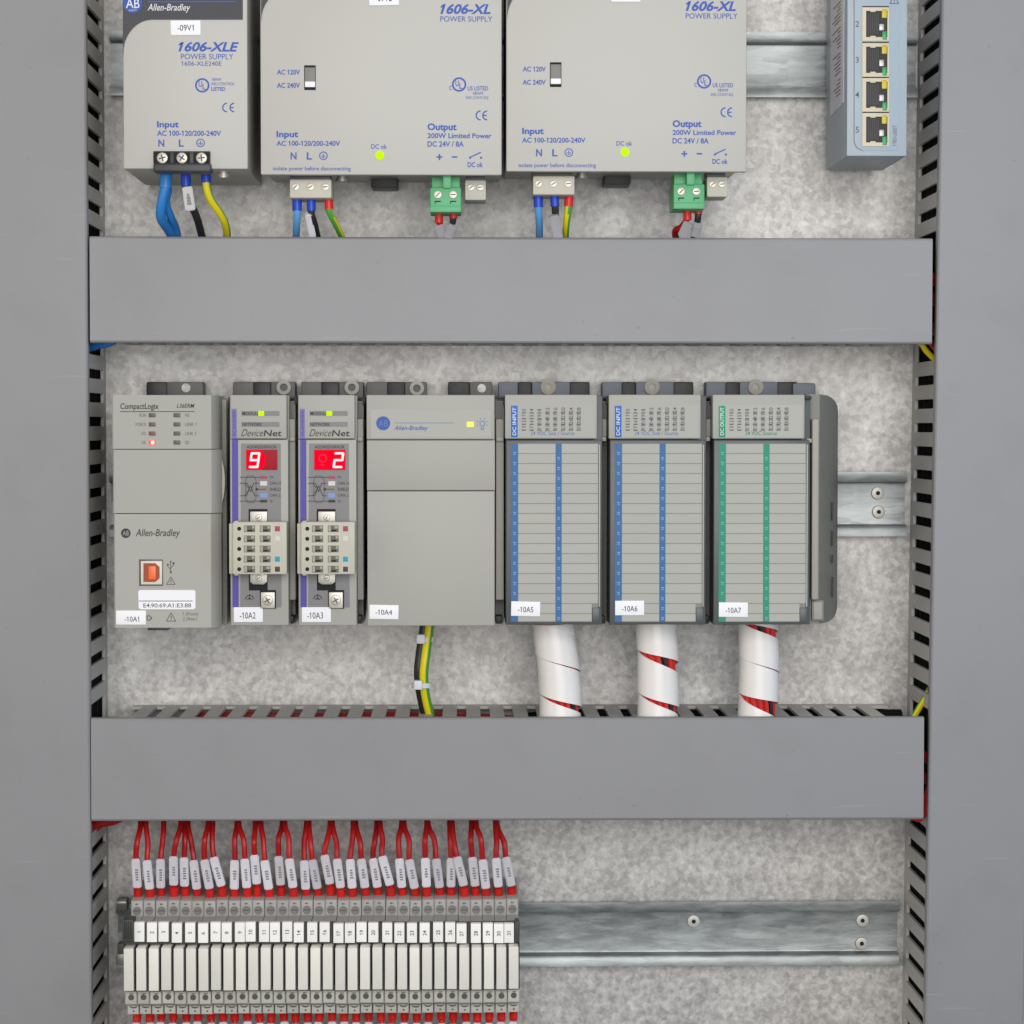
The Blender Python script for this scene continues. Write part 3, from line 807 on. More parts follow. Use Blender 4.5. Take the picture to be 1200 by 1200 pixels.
g = G().line([(172.5, 721), (172.5, 727)], 1.3, MH); g.line([(174, 720.8), (178, 724.3), (174, 727.5)], 1.3, MH + .02); mk('door_symbol', g, 'grey_ink', lf)
mk('bottom_latch', G().pbox(173, 734, 197, 738.6, 60, 30, .3), 'door_frame', t)
mount_tab(t, [(171.5, 196.5, 'black_plastic'), (195.5, 238, 'plc_tab')])
mk('tab_hole', G().pcyl(218, 454.5, 5.2, 19.5, 20.3, 16), 'panel_zinc', t)
mk('locking_lever', G().pbox(255.5, 468, 266, 732, 66, 20, .8).pbox(255, 465, 267.5, 478, 60, 20, .5, mi=1), ['plc', 'plc_tab'], t)

def lever(t, x0, x1, beige_to=703):
    """stepped bus lever strip in the gap at a module's right edge"""
    g = G().pbox(x0, 470, x1, 492, 74, 30, .4, mi=1).pbox(x0 + .5, 491, x1, beige_to, 80, 30, .6).pbox(x0, beige_to - 1, x1, 731, 66, 30, .5, mi=1)
    g.pbox(x0 + 1, 512, x1 - .5, 517, 83, 60, .4)
    mk('bus_lever', g, ['plc', 'plc_dark'], t)
    mk('lever_hook', G().pbox(x0 - .5, 464.5, x1 + 2, 467.5, 76, 60, .3).pbox(x1 - 1, 465, x1 + 1.8, 474, 76, 60, .3).pbox(x0, 722, x1 - 2, 731, 78, 60, .5), 'black_plastic', t)

# --- network scanners
def scanner(dx, label, sname, tx, digit_right):
    X = lambda v: v + dx
    t = thing('scanner_module', label, 'network module', PT(X(306), 733, 8), 'network scanner modules with red displays')
    mk('body', G().pbox(X(269.5), 463.5, X(339), 732.5, MH - 7, 10, .6), 'plc', t)
    mk('top_face', G().pbox(X(269.8), 462.8, X(336), 514.2, MH, MH - 9, .7), 'plc', t)
    mk('lower_face', G().pbox(X(270.3), 515.2, X(338), 732.8, MH, MH - 9, .5), 'plc', t)
    mk('seam', G().line([(X(272), 514.8), (X(333), 514.8)], 1.0, MH + .02), 'black_ink', t)
    ps = mk('colour_strip', G().pbox(X(271.5), 479, X(277.3), 514, MH + .12, MH - .3), 'purple_pale', t)
    text(ps, 'SCANNER', X(272.3), 481, X(276.4), 511, MH + .12, 'purple', rot=90)
    mk('colour_strip', G().pbox(X(272), 515.6, X(279.3), 712, MH + .12, MH - .3), 'purple', t)
    for y, s in ((484.5, 'MODULE'), (497.3, 'NETWORK')):
        b = mk('status_bar', G().pbox(X(283), y - 2.8, X(327.5), y + 2.8, MH + .12, MH - .3), 'scan_panel', t)
        text(b, s, X(284), y - 1.9, X(304 if s == 'MODULE' else 307), y + 1.9, MH + .12, 'black_ink', 0, .01)
    mk('status_light', G().pbox(X(302.5), 481.8, X(309.5), 487.2, MH + .5, MH - .3, .3), 'glow_lime', t)
    text(t, 'Device', X(282.5), 503, X(308.5), 511.3, MH, 'black_ink', .45, -.004); text(t, 'Net', X(309), 504, X(330), 511.3, MH, 'black_ink', .12, .014)
    mk('grey_field', G().pprism([(X(282.5), 519.8), (X(329), 519.8), (X(330), 712), (X(281.5), 712)], MH - .4, MH + .1), 'scan_panel', t)
    text(t, 'ADDRESS/ERROR', X(289), 522, X(324), 525.6, MH + .1, 'black_ink', 0, .01)
    dp = mk('display', G().pbox(X(288.3), 527, X(325), 550.8, MH + .4, MH - 1, .2), 'display_red', t)
    h = MH + .4
    if digit_right: mk('lit_field', G().pbox(X(288.8), 527.6, X(324.5), 550.2, h + .06, h - .2), 'display_lit', dp)
    else: mk('lit_field', G().pprism([(X(288.8), 527.6), (X(307), 527.6), (X(310.5), 534), (X(310.5), 544), (X(307), 550.2), (X(288.8), 550.2)], h - .2, h + .06), 'display_lit', dp)
    ox = X(316.8) if digit_right else X(298.3)
    sk = lambda u, v: (ox + u * 4.6 - v * 1.1, 539.2 + v * 8.0)
    segs = {'a': ((-1, -1), (1, -1)), 'b': ((1, -1), (1, 0)), 'c': ((1, 0), (1, 1)), 'd': ((-1, 1), (1, 1)), 'e': ((-1, 0), (-1, 1)), 'f': ((-1, -1), (-1, 0)), 'g': ((-1, 0), (1, 0))}
    g = G()
    for q, k in enumerate('abged' if digit_right else 'abcdfg'):
        A, B = segs[k]; A = sk(A[0] * .98, A[1]); B = sk(B[0] * .98, B[1])
        g.line([A, B], 2.6, h + .08 + q * .012)
        for p_ in (A, B): g.pcyl(p_[0], p_[1], 1.3, h, h + .2 + q * .012, 8)
    mk('digit', g, 'digit', dp)
    if digit_right:
        g = G(); g.pring(X(298.5), 537, 3.6, 5, h, h + .12); g.line([(X(295), 545), (X(300), 545)], 1.2, h + .08); mk('faint_digit', g, 'display_faint', dp)
    # wiring diagram
    g = G()
    for y, xa, xb in ((559.3, 281, 308), (566.3, 281, 290), (573.3, 299, 312), (581, 281, 289), (587.3, 281, 307)): g.line([(X(xa), y), (X(xb), y)], .8, MH + .1)
    g.line([(X(286.5), 566.3), (X(292), 573), (X(286.5), 581)], .7, MH + .12); g.line([(X(290), 566.3), (X(293.6), 576.5), (X(297.2), 566.3), (X(303), 566.3)], .8, MH + .13); g.line([(X(289), 581), (X(293.6), 569), (X(298.5), 581), (X(303), 581)], .8, MH + .14)
    g.line([(X(288), 562), (X(290), 557.8), (X(297), 557.8), (X(300), 562), (X(300), 584), (X(297), 589), (X(290), 589), (X(288), 584), (X(288), 562)], .5, MH + .15)
    g.pcyl(X(301), 573.3, 1.6, MH, MH + .3, 8)
    mk('wiring_diagram', g, 'black_ink', t)
    for y, m, s in ((559.3, 'red_mark', 'V+'), (566.5, 'white_mark', 'CAN_H'), (573.3, None, 'SHIELD'), (580.5, 'mark_blue', 'CAN_L'), (587.3, 'black_ink', 'V-')):
        if m: mk('diagram_swatch', G().pbox(X(305), y - (2.6 if m in ('white_mark', 'mark_blue') else 1.5), X(313), y + (2.6 if m in ('white_mark', 'mark_blue') else 1.5), MH + .3, MH - .1), m, t)
        text(t, s, X(316), y - 1.9, X(316 + (4.5 if len(s) == 2 else 13)), y + 1.9, MH + .1, 'red_ink' if s in ('V+', 'V-') and False else 'black_ink', 0, .006)
    # five pole plug on its socket
    mk('plug_recess', G().pbox(X(291.5), 596.5, X(313.5), 692, MH + .2, MH - .5), 'hole', t)
    for y0, y1, sy in ((599.5, 614, 606.5), (670, 685, 677.5)):
        mk('plug_flange', G().pprism([(X(293), y0), (X(313), y0), (X(313), y1 - 3), (X(309), y1), (X(297), y1), (X(293), y1 - 3)], MH - .2, MH + 3, .3), 'steel_dull', t)
        mk('screw', G().screw(X(303), sy, 3.8, MH + 2.8, MH + 4.2, random.uniform(0, 1.5), False), ['steel', 'slot'], t)
    PHh = MH + 12
    pl = mk('bus_plug', G().pbox(X(273), 611.8, X(336), 673, PHh, MH + .5, .5).pbox(X(268.5), 613.5, X(274), 672.5, PHh - 4, MH + .5, .4).pbox(X(274.5), 610.6, X(279.5), 674.5, PHh - 1, MH + 1, .4).pbox(X(320), 613, X(329.8), 671.5, PHh + .12, MH + 2), 'conn', t)
    for k in range(5):
        y = 619.6 + k * 11.85
        mk('test_hole', G().pcyl(X(280.3), y, 2.4, PHh - .2, PHh + .1, 12), 'hole', pl)
        for xa, xb in ((285.8, 298.8), (304.5, 317)):
            s_ = mk('clamp_slot', G().pbox(X(xa), y - 3.9, X(xb), y + 3.9, PHh + .1, PHh - .5), 'conn_dark', pl)
            q = random.uniform(0, 2)
            mk('clamp', G().pbox(X(xa + 1), y - 3.2, X(xa + 4 - q * .4), y + 3, PHh + .3, PHh - .2, .1).pbox(X(xb - 4 + q), y - 3, X(xb - 1), y + 1.2, PHh + .28, PHh - .2, .1), 'conn', s_) if False else mk('clamp', G().pbox(X(xa + .6), y - 3.3, X(xa + 3.4), y + 3.3, PHh + .22, PHh - .2).pbox(X(xb - 5 + q), y - 3.2, X(xb - .8), y - .2, PHh + .24, PHh - .2).pbox(X(xa + 4), y + 1.2, X(xb - 3), y + 3, PHh + .16, PHh, mi=1), ['end_light', 'hole'], pl)
        m = ('red_mark', 'white_mark', None, 'cyan_mark', 'brown_mark')[k]
        if m: mk('colour_mark', G().pbox(X(322.2), y - 3, X(328), y + 3, PHh + .25, PHh, .05), m, pl)
    g = G(); c_ = (X(292.5), 700)
    g.line([(c_[0], 696), (c_[0], 703)], .9, MH + .1)
    g.line([(c_[0] - 5, 702), (c_[0] - 3, 698.5), (c_[0], 697.2), (c_[0] + 3, 698.5), (c_[0] + 5, 702)], 1, MH + .12); g.line([(c_[0] - 2.6, 703), (c_[0], 700.3), (c_[0] + 2.6, 703)], 1, MH + .14)
    mk('earth_symbol', g, 'black_ink', t)
    mk('screw_recess', G().pbox(X(304.5), 691.5, X(323.5), 713.5, MH + .15, MH - .5), 'hole', t)
    mk('earth_screw', G().pbox(X(305.5), 694, X(322), 713, MH + 1.6, MH - .3, .4).screw(X(313.5), 703.5, 6.2, MH + 1.5, MH + 2.6, .5), ['steel', 'slot'], t)
    sticker(t, X(274), 711.5, X(308), 729, MH, sname, tx, 717.5, tx + 18.5, 725)
    mount_tab(t, [(X(273), X(297), 'plc_tab'), (X(296.5), X(318), 'black_plastic'), (X(317.5), X(346), 'plc_tab')])
    mk('mounting_screw', G().pring(X(332.5), 454, 4.5, 8.5, 19, 22.5).pcyl(X(332.5), 454, 5, 18, 20.5, 14, mi=1), ['screw_dull', 'plc_tab'], t)
    lever(t, X(338.2), X(346.2))
    return t
scanner(0, 'scanner module with purple stripe showing a lit red nine', '-10A2', 281, False)
scanner(79.8, 'scanner module with purple stripe showing a lit red two', '-10A3', 360, True)

# --- blank power module
t = thing('power_module', 'wide blank grey power module with blue round logo and lit yellow light', 'power module', PT(505, 733, 8))
mk('body', G().pbox(430.5, 463.5, 580, 733, MH - 7, 10, .6), 'plc', t)
mk('top_face', G().pbox(429.5, 462.8, 579.5, 515, MH, MH - 9, .7), 'plc', t)
mk('upper_door', G().pbox(430, 516, 580, 574.6, MH, MH - 9, .4), 'plc', t)
mk('lower_door', G().pbox(430.5, 575.6, 579.5, 733.2, MH, MH - 9, .5), 'plc', t)
mk('logo_field', G().pbox(434.5, 479.8, 575.5, 513, MH + .12, MH - .2), 'paper', t)
lg = mk('logo', G().pcyl(449, 496, 8.1, MH, MH + .3, 28), 'logo_blue', t)
text(lg, 'AB', 443.5, 492.3, 454.5, 499.8, MH + .3, 'pale_blue_ink')
mk('rule', G().line([(463, 495.6), (531, 495.6)], .7, MH + .12), 'pale_blue_ink', t)
text(t, 'Allen-Bradley', 462, 499, 501.5, 505.5, MH + .12, 'blue_ink', .25, .008)
mk('status_light', G().pbox(547, 494.3, 555.2, 500.3, MH + .5, MH - .3, .3), 'glow_pale', t)
g = G().pring(565.3, 496.3, 2.4, 3.4, MH, MH + .2, 14); g.line([(564, 500), (564, 503)], 1, MH + .12); g.line([(566.6, 500), (566.6, 503)], 1, MH + .12); g.line([(563.8, 503.3), (566.8, 503.3)], 1, MH + .14)
for a in range(-20, 201, 44): g.line([(565.3 + 4.8 * math.cos(math.radians(a)), 496.3 - 4.8 * math.sin(math.radians(a))), (565.3 + 7 * math.cos(math.radians(a)), 496.3 - 7 * math.sin(math.radians(a)))], .8, MH + .12)
mk('lamp_symbol', g, 'pale_blue_ink', t)
sticker(t, 433, 709, 467, 725.5, MH, '-10A4', 440, 714.5, 459.5, 720.5)
mount_tab(t, [(429.5, 454, 'plc_tab'), (453.5, 475, 'black_plastic'), (474.5, 500, 'plc_tab'), (525, 551, 'black_plastic'), (550.5, 577, 'plc_tab')])
mk('mounting_screw', G().pring(488.5, 455, 4.5, 8.5, 19, 22.5).pcyl(488.5, 455, 5, 18, 20.5, 14, mi=1), ['screw_dull', 'plc_tab'], t)
mk('tab_hole', G().pcyl(564.5, 455, 5, 19.5, 20.3, 16), 'panel_zinc', t)
lever(t, 580.5, 590.5)

# --- in and out modules
def io_module(dx, kind, label, sname, group, sx, sy):
    X = lambda v: v + dx
    blue = kind == 'in'
    t = thing('input_module' if blue else 'output_module', label, 'input module' if blue else 'output module', PT(X(650), 732, 8), group)
    mk('body', G().pbox(X(592.5), 463.5, X(706), 732, MH - 7, 10, .6), 'door_frame', t)
    mk('top_face', G().pbox(X(591.8), 462.5, X(699.6), 514.2, MH, MH - 12, .7), 'plc', t)
    mk('print_field', G().pbox(X(598), 474.5, X(697), 512.6, MH + .1, MH - .2), 'paper', t)
    tb = mk('colour_tab', G().pbox(X(598.8), 475.5, X(606.6), 512.3, MH + .25, MH - .2, .1), 'tab_blue' if blue else 'tab_green', t)
    text(tb, 'DC INPUT' if blue else 'DC OUTPUT', X(600.6), 477.5, X(604.9), 510, MH + .25, 'white_ink', 0, .006, rot=90)
    g = G()
    for c_ in range(8):
        for r_ in range(4):
            text(t, str(c_ * 4 + r_), X(613.8 + c_ * 9.15 + (.5 if c_ > 2 else 0)), 478.4 + r_ * 6.7, None, 482.6 + r_ * 6.7, MH + .1, 'grey_ink', rot=90, bold=.004, cap=4.6)
            g.pbox(X(611.5 + c_ * 9.15), 483.2 + r_ * 6.7, X(616.3 + c_ * 9.15), 484.5 + r_ * 6.7, MH + .25, MH)
    mk('indicator_row', g, 'grey_ink', t)
    text(t, '24 VDC Sink / Source' if blue else '24 VDC Source', X(622 if blue else 630), 505.3, X(673 if blue else 667), 510, MH + .1, 'pale_blue_ink' if blue else 'green_ink', 0, .006)
    dr = mk('door', G().pbox(X(592.8), 515.6, X(705.5), 731.8, MH - 1, MH - 11, .9), 'door_frame', t)
    h = MH - 1
    # writing rows, one paper strip each, with a pale seam between
    ys = [519.8 + k * 11.72 for k in range(18)] + [728.6]
    for ya, yb in zip(ys, ys[1:]):
        right = X(700.8) if yb < 716 else X(693.5)
        mk('writing_row', G().pbox(X(607), ya + .45, X(651.2), yb - .45, h + .25, h - .3).pbox(X(658), ya + .45, right, yb - .45, h + .25, h - .3), 'paper', dr)
    mk('row_backing', G().pbox(X(606.5), 519.8, X(693.5), 728.6, h + .14, h - .3).pbox(X(693.4), 519.8, X(701), 712, h + .135, h - .3), 'row_ink', dr)
    for xa, xb in ((598.8, 607.2), (651, 658.2)):
        cs = mk('colour_strip', G().pbox(X(xa), 519.6, X(xb), 728.6, h + .32, h - .3), 'strip_blue' if blue else 'strip_green', dr)
        g = G()
        for k in range(1, 18):
            y = 525.5 + k * 11.72 - (6 if xa < 600 else 0)
            xm = X((xa + xb) / 2)
            g.pbox(xm - 1.6, y - 1.6, xm + 1.4 + (k % 3) * .3, y - .2, h + .42, h + .2).pbox(xm - 1.3, y + .6, xm + 1.5, y + 1.8, h + .42, h + .2)
        mk('strip_print', g, 'mark_blue' if blue else 'mark_green', cs)
    mk('door_edge', G().pbox(X(701.6), 521, X(703.2), 711, h + .8, h - 1, .2), 'paper', dr)
    mk('door_notch', G().pbox(X(694), 712.5, X(702.5), 728.5, h + .5, h - 1, .3), 'door_frame', dr)
    sticker(dr, X(599) + sx, 705 + sy, X(633) + sx, 722 + sy, h + .3, sname, X(607) + sx, 711 + sy, X(625) + sx, 717.5 + sy)
    mount_tab(t, [(X(584), X(607), 'plc_tab_blue'), (X(606.5), X(624), 'black_plastic'), (X(623.5), X(668), 'plc_tab_blue'), (X(667.5), X(691), 'black_plastic')])
    mk('mounting_screw', G().pring(X(642.5), 453.5, 4, 9, 19.5, 22).pcyl(X(642.5), 453.5, 4.5, 18, 20.8, 14, mi=1), ['end_light', 'screw_dull'], t)
    if dx < 200: lever(t, X(701.5), X(711), 512)
    return t
G1 = 'input modules with blue strips'
io_module(0, 'in', 'input module with blue strips, next to the blank power module', '-10A5', G1, 0, 0)
io_module(121.7, 'in', 'input module with blue strips, next to the green striped module', '-10A6', G1, .2, -1)
io_module(243.4, 'out', 'output module with green strips, right end of the module row', '-10A7', None, 0, 1)

# --- end cap
t = thing('bus_terminator', 'rounded dark grey end piece closing the module row on its right', 'terminator', PT(962, 730, 8))
def lofted(prof, yt, yb):
    """prof: (px, h, inset) columns from left to right; vertical extent shrinks by inset px"""
    g = G(); b = g.bm; cols = []
    for px, h, ins in prof:
        x = W(px, 600, h)[0]
        cols.append([b.verts.new((x, -h, W(px, yb - ins, h)[1])), b.verts.new((x, -h, W(px, yt + ins, h)[1]))])
    back = []
    for (px, h, ins), c in zip(prof, cols):
        back.append([b.verts.new((c[0].co.x, -8, c[0].co.z)), b.verts.new((c[1].co.x, -8, c[1].co.z))])
    fs = []
    for i in range(len(prof) - 1):
        A, B = cols[i], cols[i + 1]; a, c = back[i], back[i + 1]
        fs += [b.faces.new((A[0], B[0], B[1], A[1])), b.faces.new((A[1], B[1], c[1], a[1])), b.faces.new((A[0], a[0], c[0], B[0])), b.faces.new((a[0], a[1], c[1], c[0]))]
    fs += [b.faces.new((cols[0][0], cols[0][1], back[0][1], back[0][0])), b.faces.new((cols[-1][0], back[-1][0], back[-1][1], cols[-1][1]))]
    bmesh.ops.recalc_face_normals(b, faces=fs)
    return g
mk('cap', lofted([(945, 80, 0), (960, 80, 0), (969, 72, 1.5), (974, 58, 4), (978, 40, 8), (980.5, 24, 13), (981.5, 12, 19)], 462, 731), 'end_grey', t)
mk('lever', G().pbox(951.5, 491, 959.5, 703, 88, 60, 1.0).pbox(945.5, 514, 951.5, 519, 88, 60, .4), 'end_light', t)
mk('lever_foot', G().pbox(944.5, 462.5, 951, 490, 84, 60, .6).pbox(951, 703, 966, 728, 82, 60, 1.2, mi=1), ['plc_dark', 'end_light'], t)
mk('lever_hook', G().pbox(943.5, 464.5, 951, 468, 88, 60, .4).pbox(944, 718, 948.5, 730, 88, 60, .4, mi=1), ['black_plastic', 'conn'], t)
mk('mounting_tab', G().pbox(929, 449, 956, 476, 20, 6, 1.2), 'plc_tab_blue', t)
g = G().pbox(971, 590, 976, 712, 74, 60); g.bm.free()
g = G()
for y0, y1 in ((588, 610), (622, 640), (650, 660), (676, 700)):
    g.obox(PT(975.8, y0, 58.5), PT(975.4, y1, 58.5), .8, 1.5)
mk('side_print', g, 'black_ink', t)

# ================================================================== WIRES IN THE TOP ROW
def wire(label, group, col, path, r, ferrule=None, fl=16, sleeve=None, stripe=None, cat='wire', marks=True, sleeve_mat='sleeve_grey', stripe_at=0.1):
    """path: photo points (px, py, h). ferrule: colour of the crimp collar on the first fl pixels"""
    P = [PT(*p) for p in path]
    t = thing('wire', label, cat, P[0], group)
    mats = [col] if not stripe else [col, stripe]
    mif = (lambda i, k, n: 1 if (k % n) in stripe_set else 0) if stripe else None
    stripe_set = {0, 1, 2, 9} if stripe else set()
    ins = mk('insulation', G().tube(P, r, 12), mats, t)
    if stripe:
        for p in ins.data.polygons:
            if p.normal.x > stripe_at: p.material_index = 1
    if ferrule:
        A = Vector(P[0]); d_ = (Vector(P[1]) - A).normalized(); l = fl * S(path[0][2])
        g = G().tube([A, A + d_ * l], r * 1.28, 14, smooth=1)
        mk('ferrule', g, ferrule, t)
    if sleeve:
        (ax, ay, ah), (bx_, by_, bh), wpx = sleeve
        A, B = PT(ax, ay, ah), PT(bx_, by_, bh)
        s_ = mk('marker_sleeve', G().obox(A, B, wpx * S(ah), 3.6, .5), sleeve_mat, t)
        if marks:
            g = G(); A, B = Vector(A), Vector(B); dd = B - A
            for k in range(4):
                q = A + dd * (.3 + .12 * k) + Vector((0, -1.85, 0)); g.obox(q, q + dd.normalized() * 1.3, random.uniform(1.2, 2.2), .12)
            mk('sleeve_print', g, 'row_ink', s_)
    return t
H1 = 78
GW = 'wires from the power supplies into the duct below'
wire('blue wire looping from the narrow power supply, outer of two', GW, 'wire_blue', [(195, 200, H1), (194, 218, H1), (189, 240, H1 - 2), (189, 256, H1 - 8), (198, 270, H1 - 20), (208, 290, H1 - 35)], 2.5, 'wire_blue', 20)
wire('blue wire looping from the narrow power supply, inner of two', GW, 'wire_blue', [(194, 206, H1 - 6), (197, 222, H1 - 6), (195, 238, H1 - 8), (200, 254, H1 - 14), (206, 268, H1 - 24), (210, 290, H1 - 36)], 2.1)
wire('black wire with grey marker sleeve under the narrow power supply', GW, 'wire_black', [(217.5, 200, H1), (218, 220, H1), (222, 236, H1), (231, 256, H1 - 8), (240, 290, H1 - 30)], 2.0, 'ferrule_blue', 18, ((219.5, 219, H1 + 1), (223.5, 247, H1 + 1), 12))
wire('yellow wire with blue ferrule under the narrow power supply', GW, 'wire_yellow', [(241, 200, H1), (242, 218, H1), (247, 234, H1 - 2), (259, 252, H1 - 8), (265, 266, H1 - 16), (267, 290, H1 - 34)], 2.0, 'ferrule_blue', 14, stripe='wire_green', stripe_at=0.8)
H2 = 74
wire('pale blue wire under the middle power supply', GW, 'wire_pale_blue', [(348, 230, H2), (348.3, 250, H2), (347.5, 265, H2 - 6), (346.5, 292, H2 - 25)], 1.9, 'ferrule_blue', 17)
wire('black wire with grey marker sleeves under the middle power supply', GW, 'wire_black', [(364.5, 230, H2), (365, 250, H2), (369, 264, H2 - 5), (375, 292, H2 - 25)], 1.8, 'ferrule_blue', 17, ((361, 250, H2 + 1), (366.5, 277, H2 - 8), 8), marks=False, sleeve_mat='sleeve')
wire('green and yellow wire with red ferrule under the middle power supply', GW, 'wire_green', [(384.5, 230, H2), (386, 248, H2), (393, 262, H2 - 5), (408, 292, H2 - 25)], 1.7, 'ferrule_red', 15, stripe='wire_yellow', stripe_at=0.72)
wire('red wire in the green plug of the middle power supply', GW, 'wire_red', [(514.5, 246, H2), (514.5, 258, H2), (517, 270, H2 - 4), (522, 292, H2 - 20)], 1.7, 'ferrule_red', 15, ((513, 263, H2), (519, 278, H2 - 6), 11), marks=False)
wire('black wire in the green plug of the middle power supply', GW, 'wire_black', [(531.5, 246, H2), (531, 258, H2), (528, 270, H2 - 4), (524, 292, H2 - 20)], 1.7, 'ferrule_red', 10, ((531, 264, H2 + 1), (525, 278, H2 - 5), 11), marks=False)
wire('pale blue wire under the power supply nearest the switch', GW, 'wire_pale_blue', [(630.5, 226, H2), (631, 244, H2), (632, 262, H2 - 6), (632, 292, H2 - 25)], 1.9, 'ferrule_blue', 17)
wire('black wire with grey marker sleeve under the power supply nearest the switch', GW, 'wire_black', [(649.5, 226, H2), (650.5, 244, H2), (652, 262, H2 - 5), (656, 292, H2 - 25)], 1.8, 'ferrule_blue', 16, ((648.5, 252, H2 + 1), (654, 280, H2 - 6), 12), marks=False)
wire('yellow and green wire with red ferrule under the power supply nearest the switch', GW, 'wire_yellow', [(667, 226, H2), (666, 244, H2), (663.5, 264, H2 - 5), (662, 292, H2 - 25)], 1.8, 'ferrule_red', 16, stripe='wire_green')
wire('red wire in the green plug nearest the switch', GW, 'wire_red', [(805, 243, H2), (805.5, 255, H2), (799, 266, H2 - 4), (791, 272, H2 - 10), (797, 294, H2 - 22)], 1.7, 'ferrule_red', 15, ((807, 261, H2 + 1), (800, 276, H2 - 5), 12), marks=False)
wire('black wire in the green plug nearest the switch', GW, 'wire_black', [(818.5, 243, H2), (818, 255, H2), (816, 266, H2 - 4), (810, 292, H2 - 20)], 1.7, 'ferrule_red', 8, ((818, 263, H2 + 1), (814, 276, H2 - 5), 11), marks=False)

# ================================================================== WIRES BELOW THE CONTROLLER ROW
def wire_pair():
    HH = 50
    a = wire('black wire tied to the striped earth wire below the blank module', 'wires hanging below the blank power module', 'wire_black', [(498, 722, HH), (496, 740, HH), (492, 766, HH), (490, 790, HH), (493, 815, HH - 3), (501, 850, HH - 10)], 2.3)
    b = wire('green and yellow striped earth wire below the blank module', 'wires hanging below the blank power module', 'wire_yellow', [(504, 722, HH + 1), (502.5, 740, HH + 1), (499, 766, HH + 1), (496.5, 790, HH + 1), (498.5, 815, HH - 2), (507, 850, HH - 9)], 2.5)
    me = [c for c in children(b)][0].data
    me.materials.append(MATS['wire_green'])
    for p in me.polygons:
        if p.normal.x > 0.42: p.material_index = 1
    for (px, py), lab in (((494.5, 749), 'white cable tie just under the blank power module'), ((491.5, 803), 'white cable tie just above the lower duct')):
        t = thing('cable_tie', lab, 'cable tie', PT(px, py, HH), 'white cable ties on the hanging wires')
        x, y, z = PT(px + 2.5, py, HH)
        g = G(); g.ring(0, 0, 4.4, 5.2, -1.3, 1.3, 20)
        bmesh.ops.rotate(g.bm, verts=g.bm.verts, cent=(0, 0, 0), matrix=Matrix.Rotation(math.pi / 2, 3, 'X'))
        bmesh.ops.scale(g.bm, verts=g.bm.verts, vec=(1.0, .72, 1)); bmesh.ops.translate(g.bm, verts=g.bm.verts, vec=(x, y, z))
        mk('strap', g, 'tie', t)
        mk('buckle', G().pbox(px - 6.5, py - 5.5, px + 3.5, py + 5.5, HH + 7, HH + 2.6, .7), 'tie', t)
wire_pair()

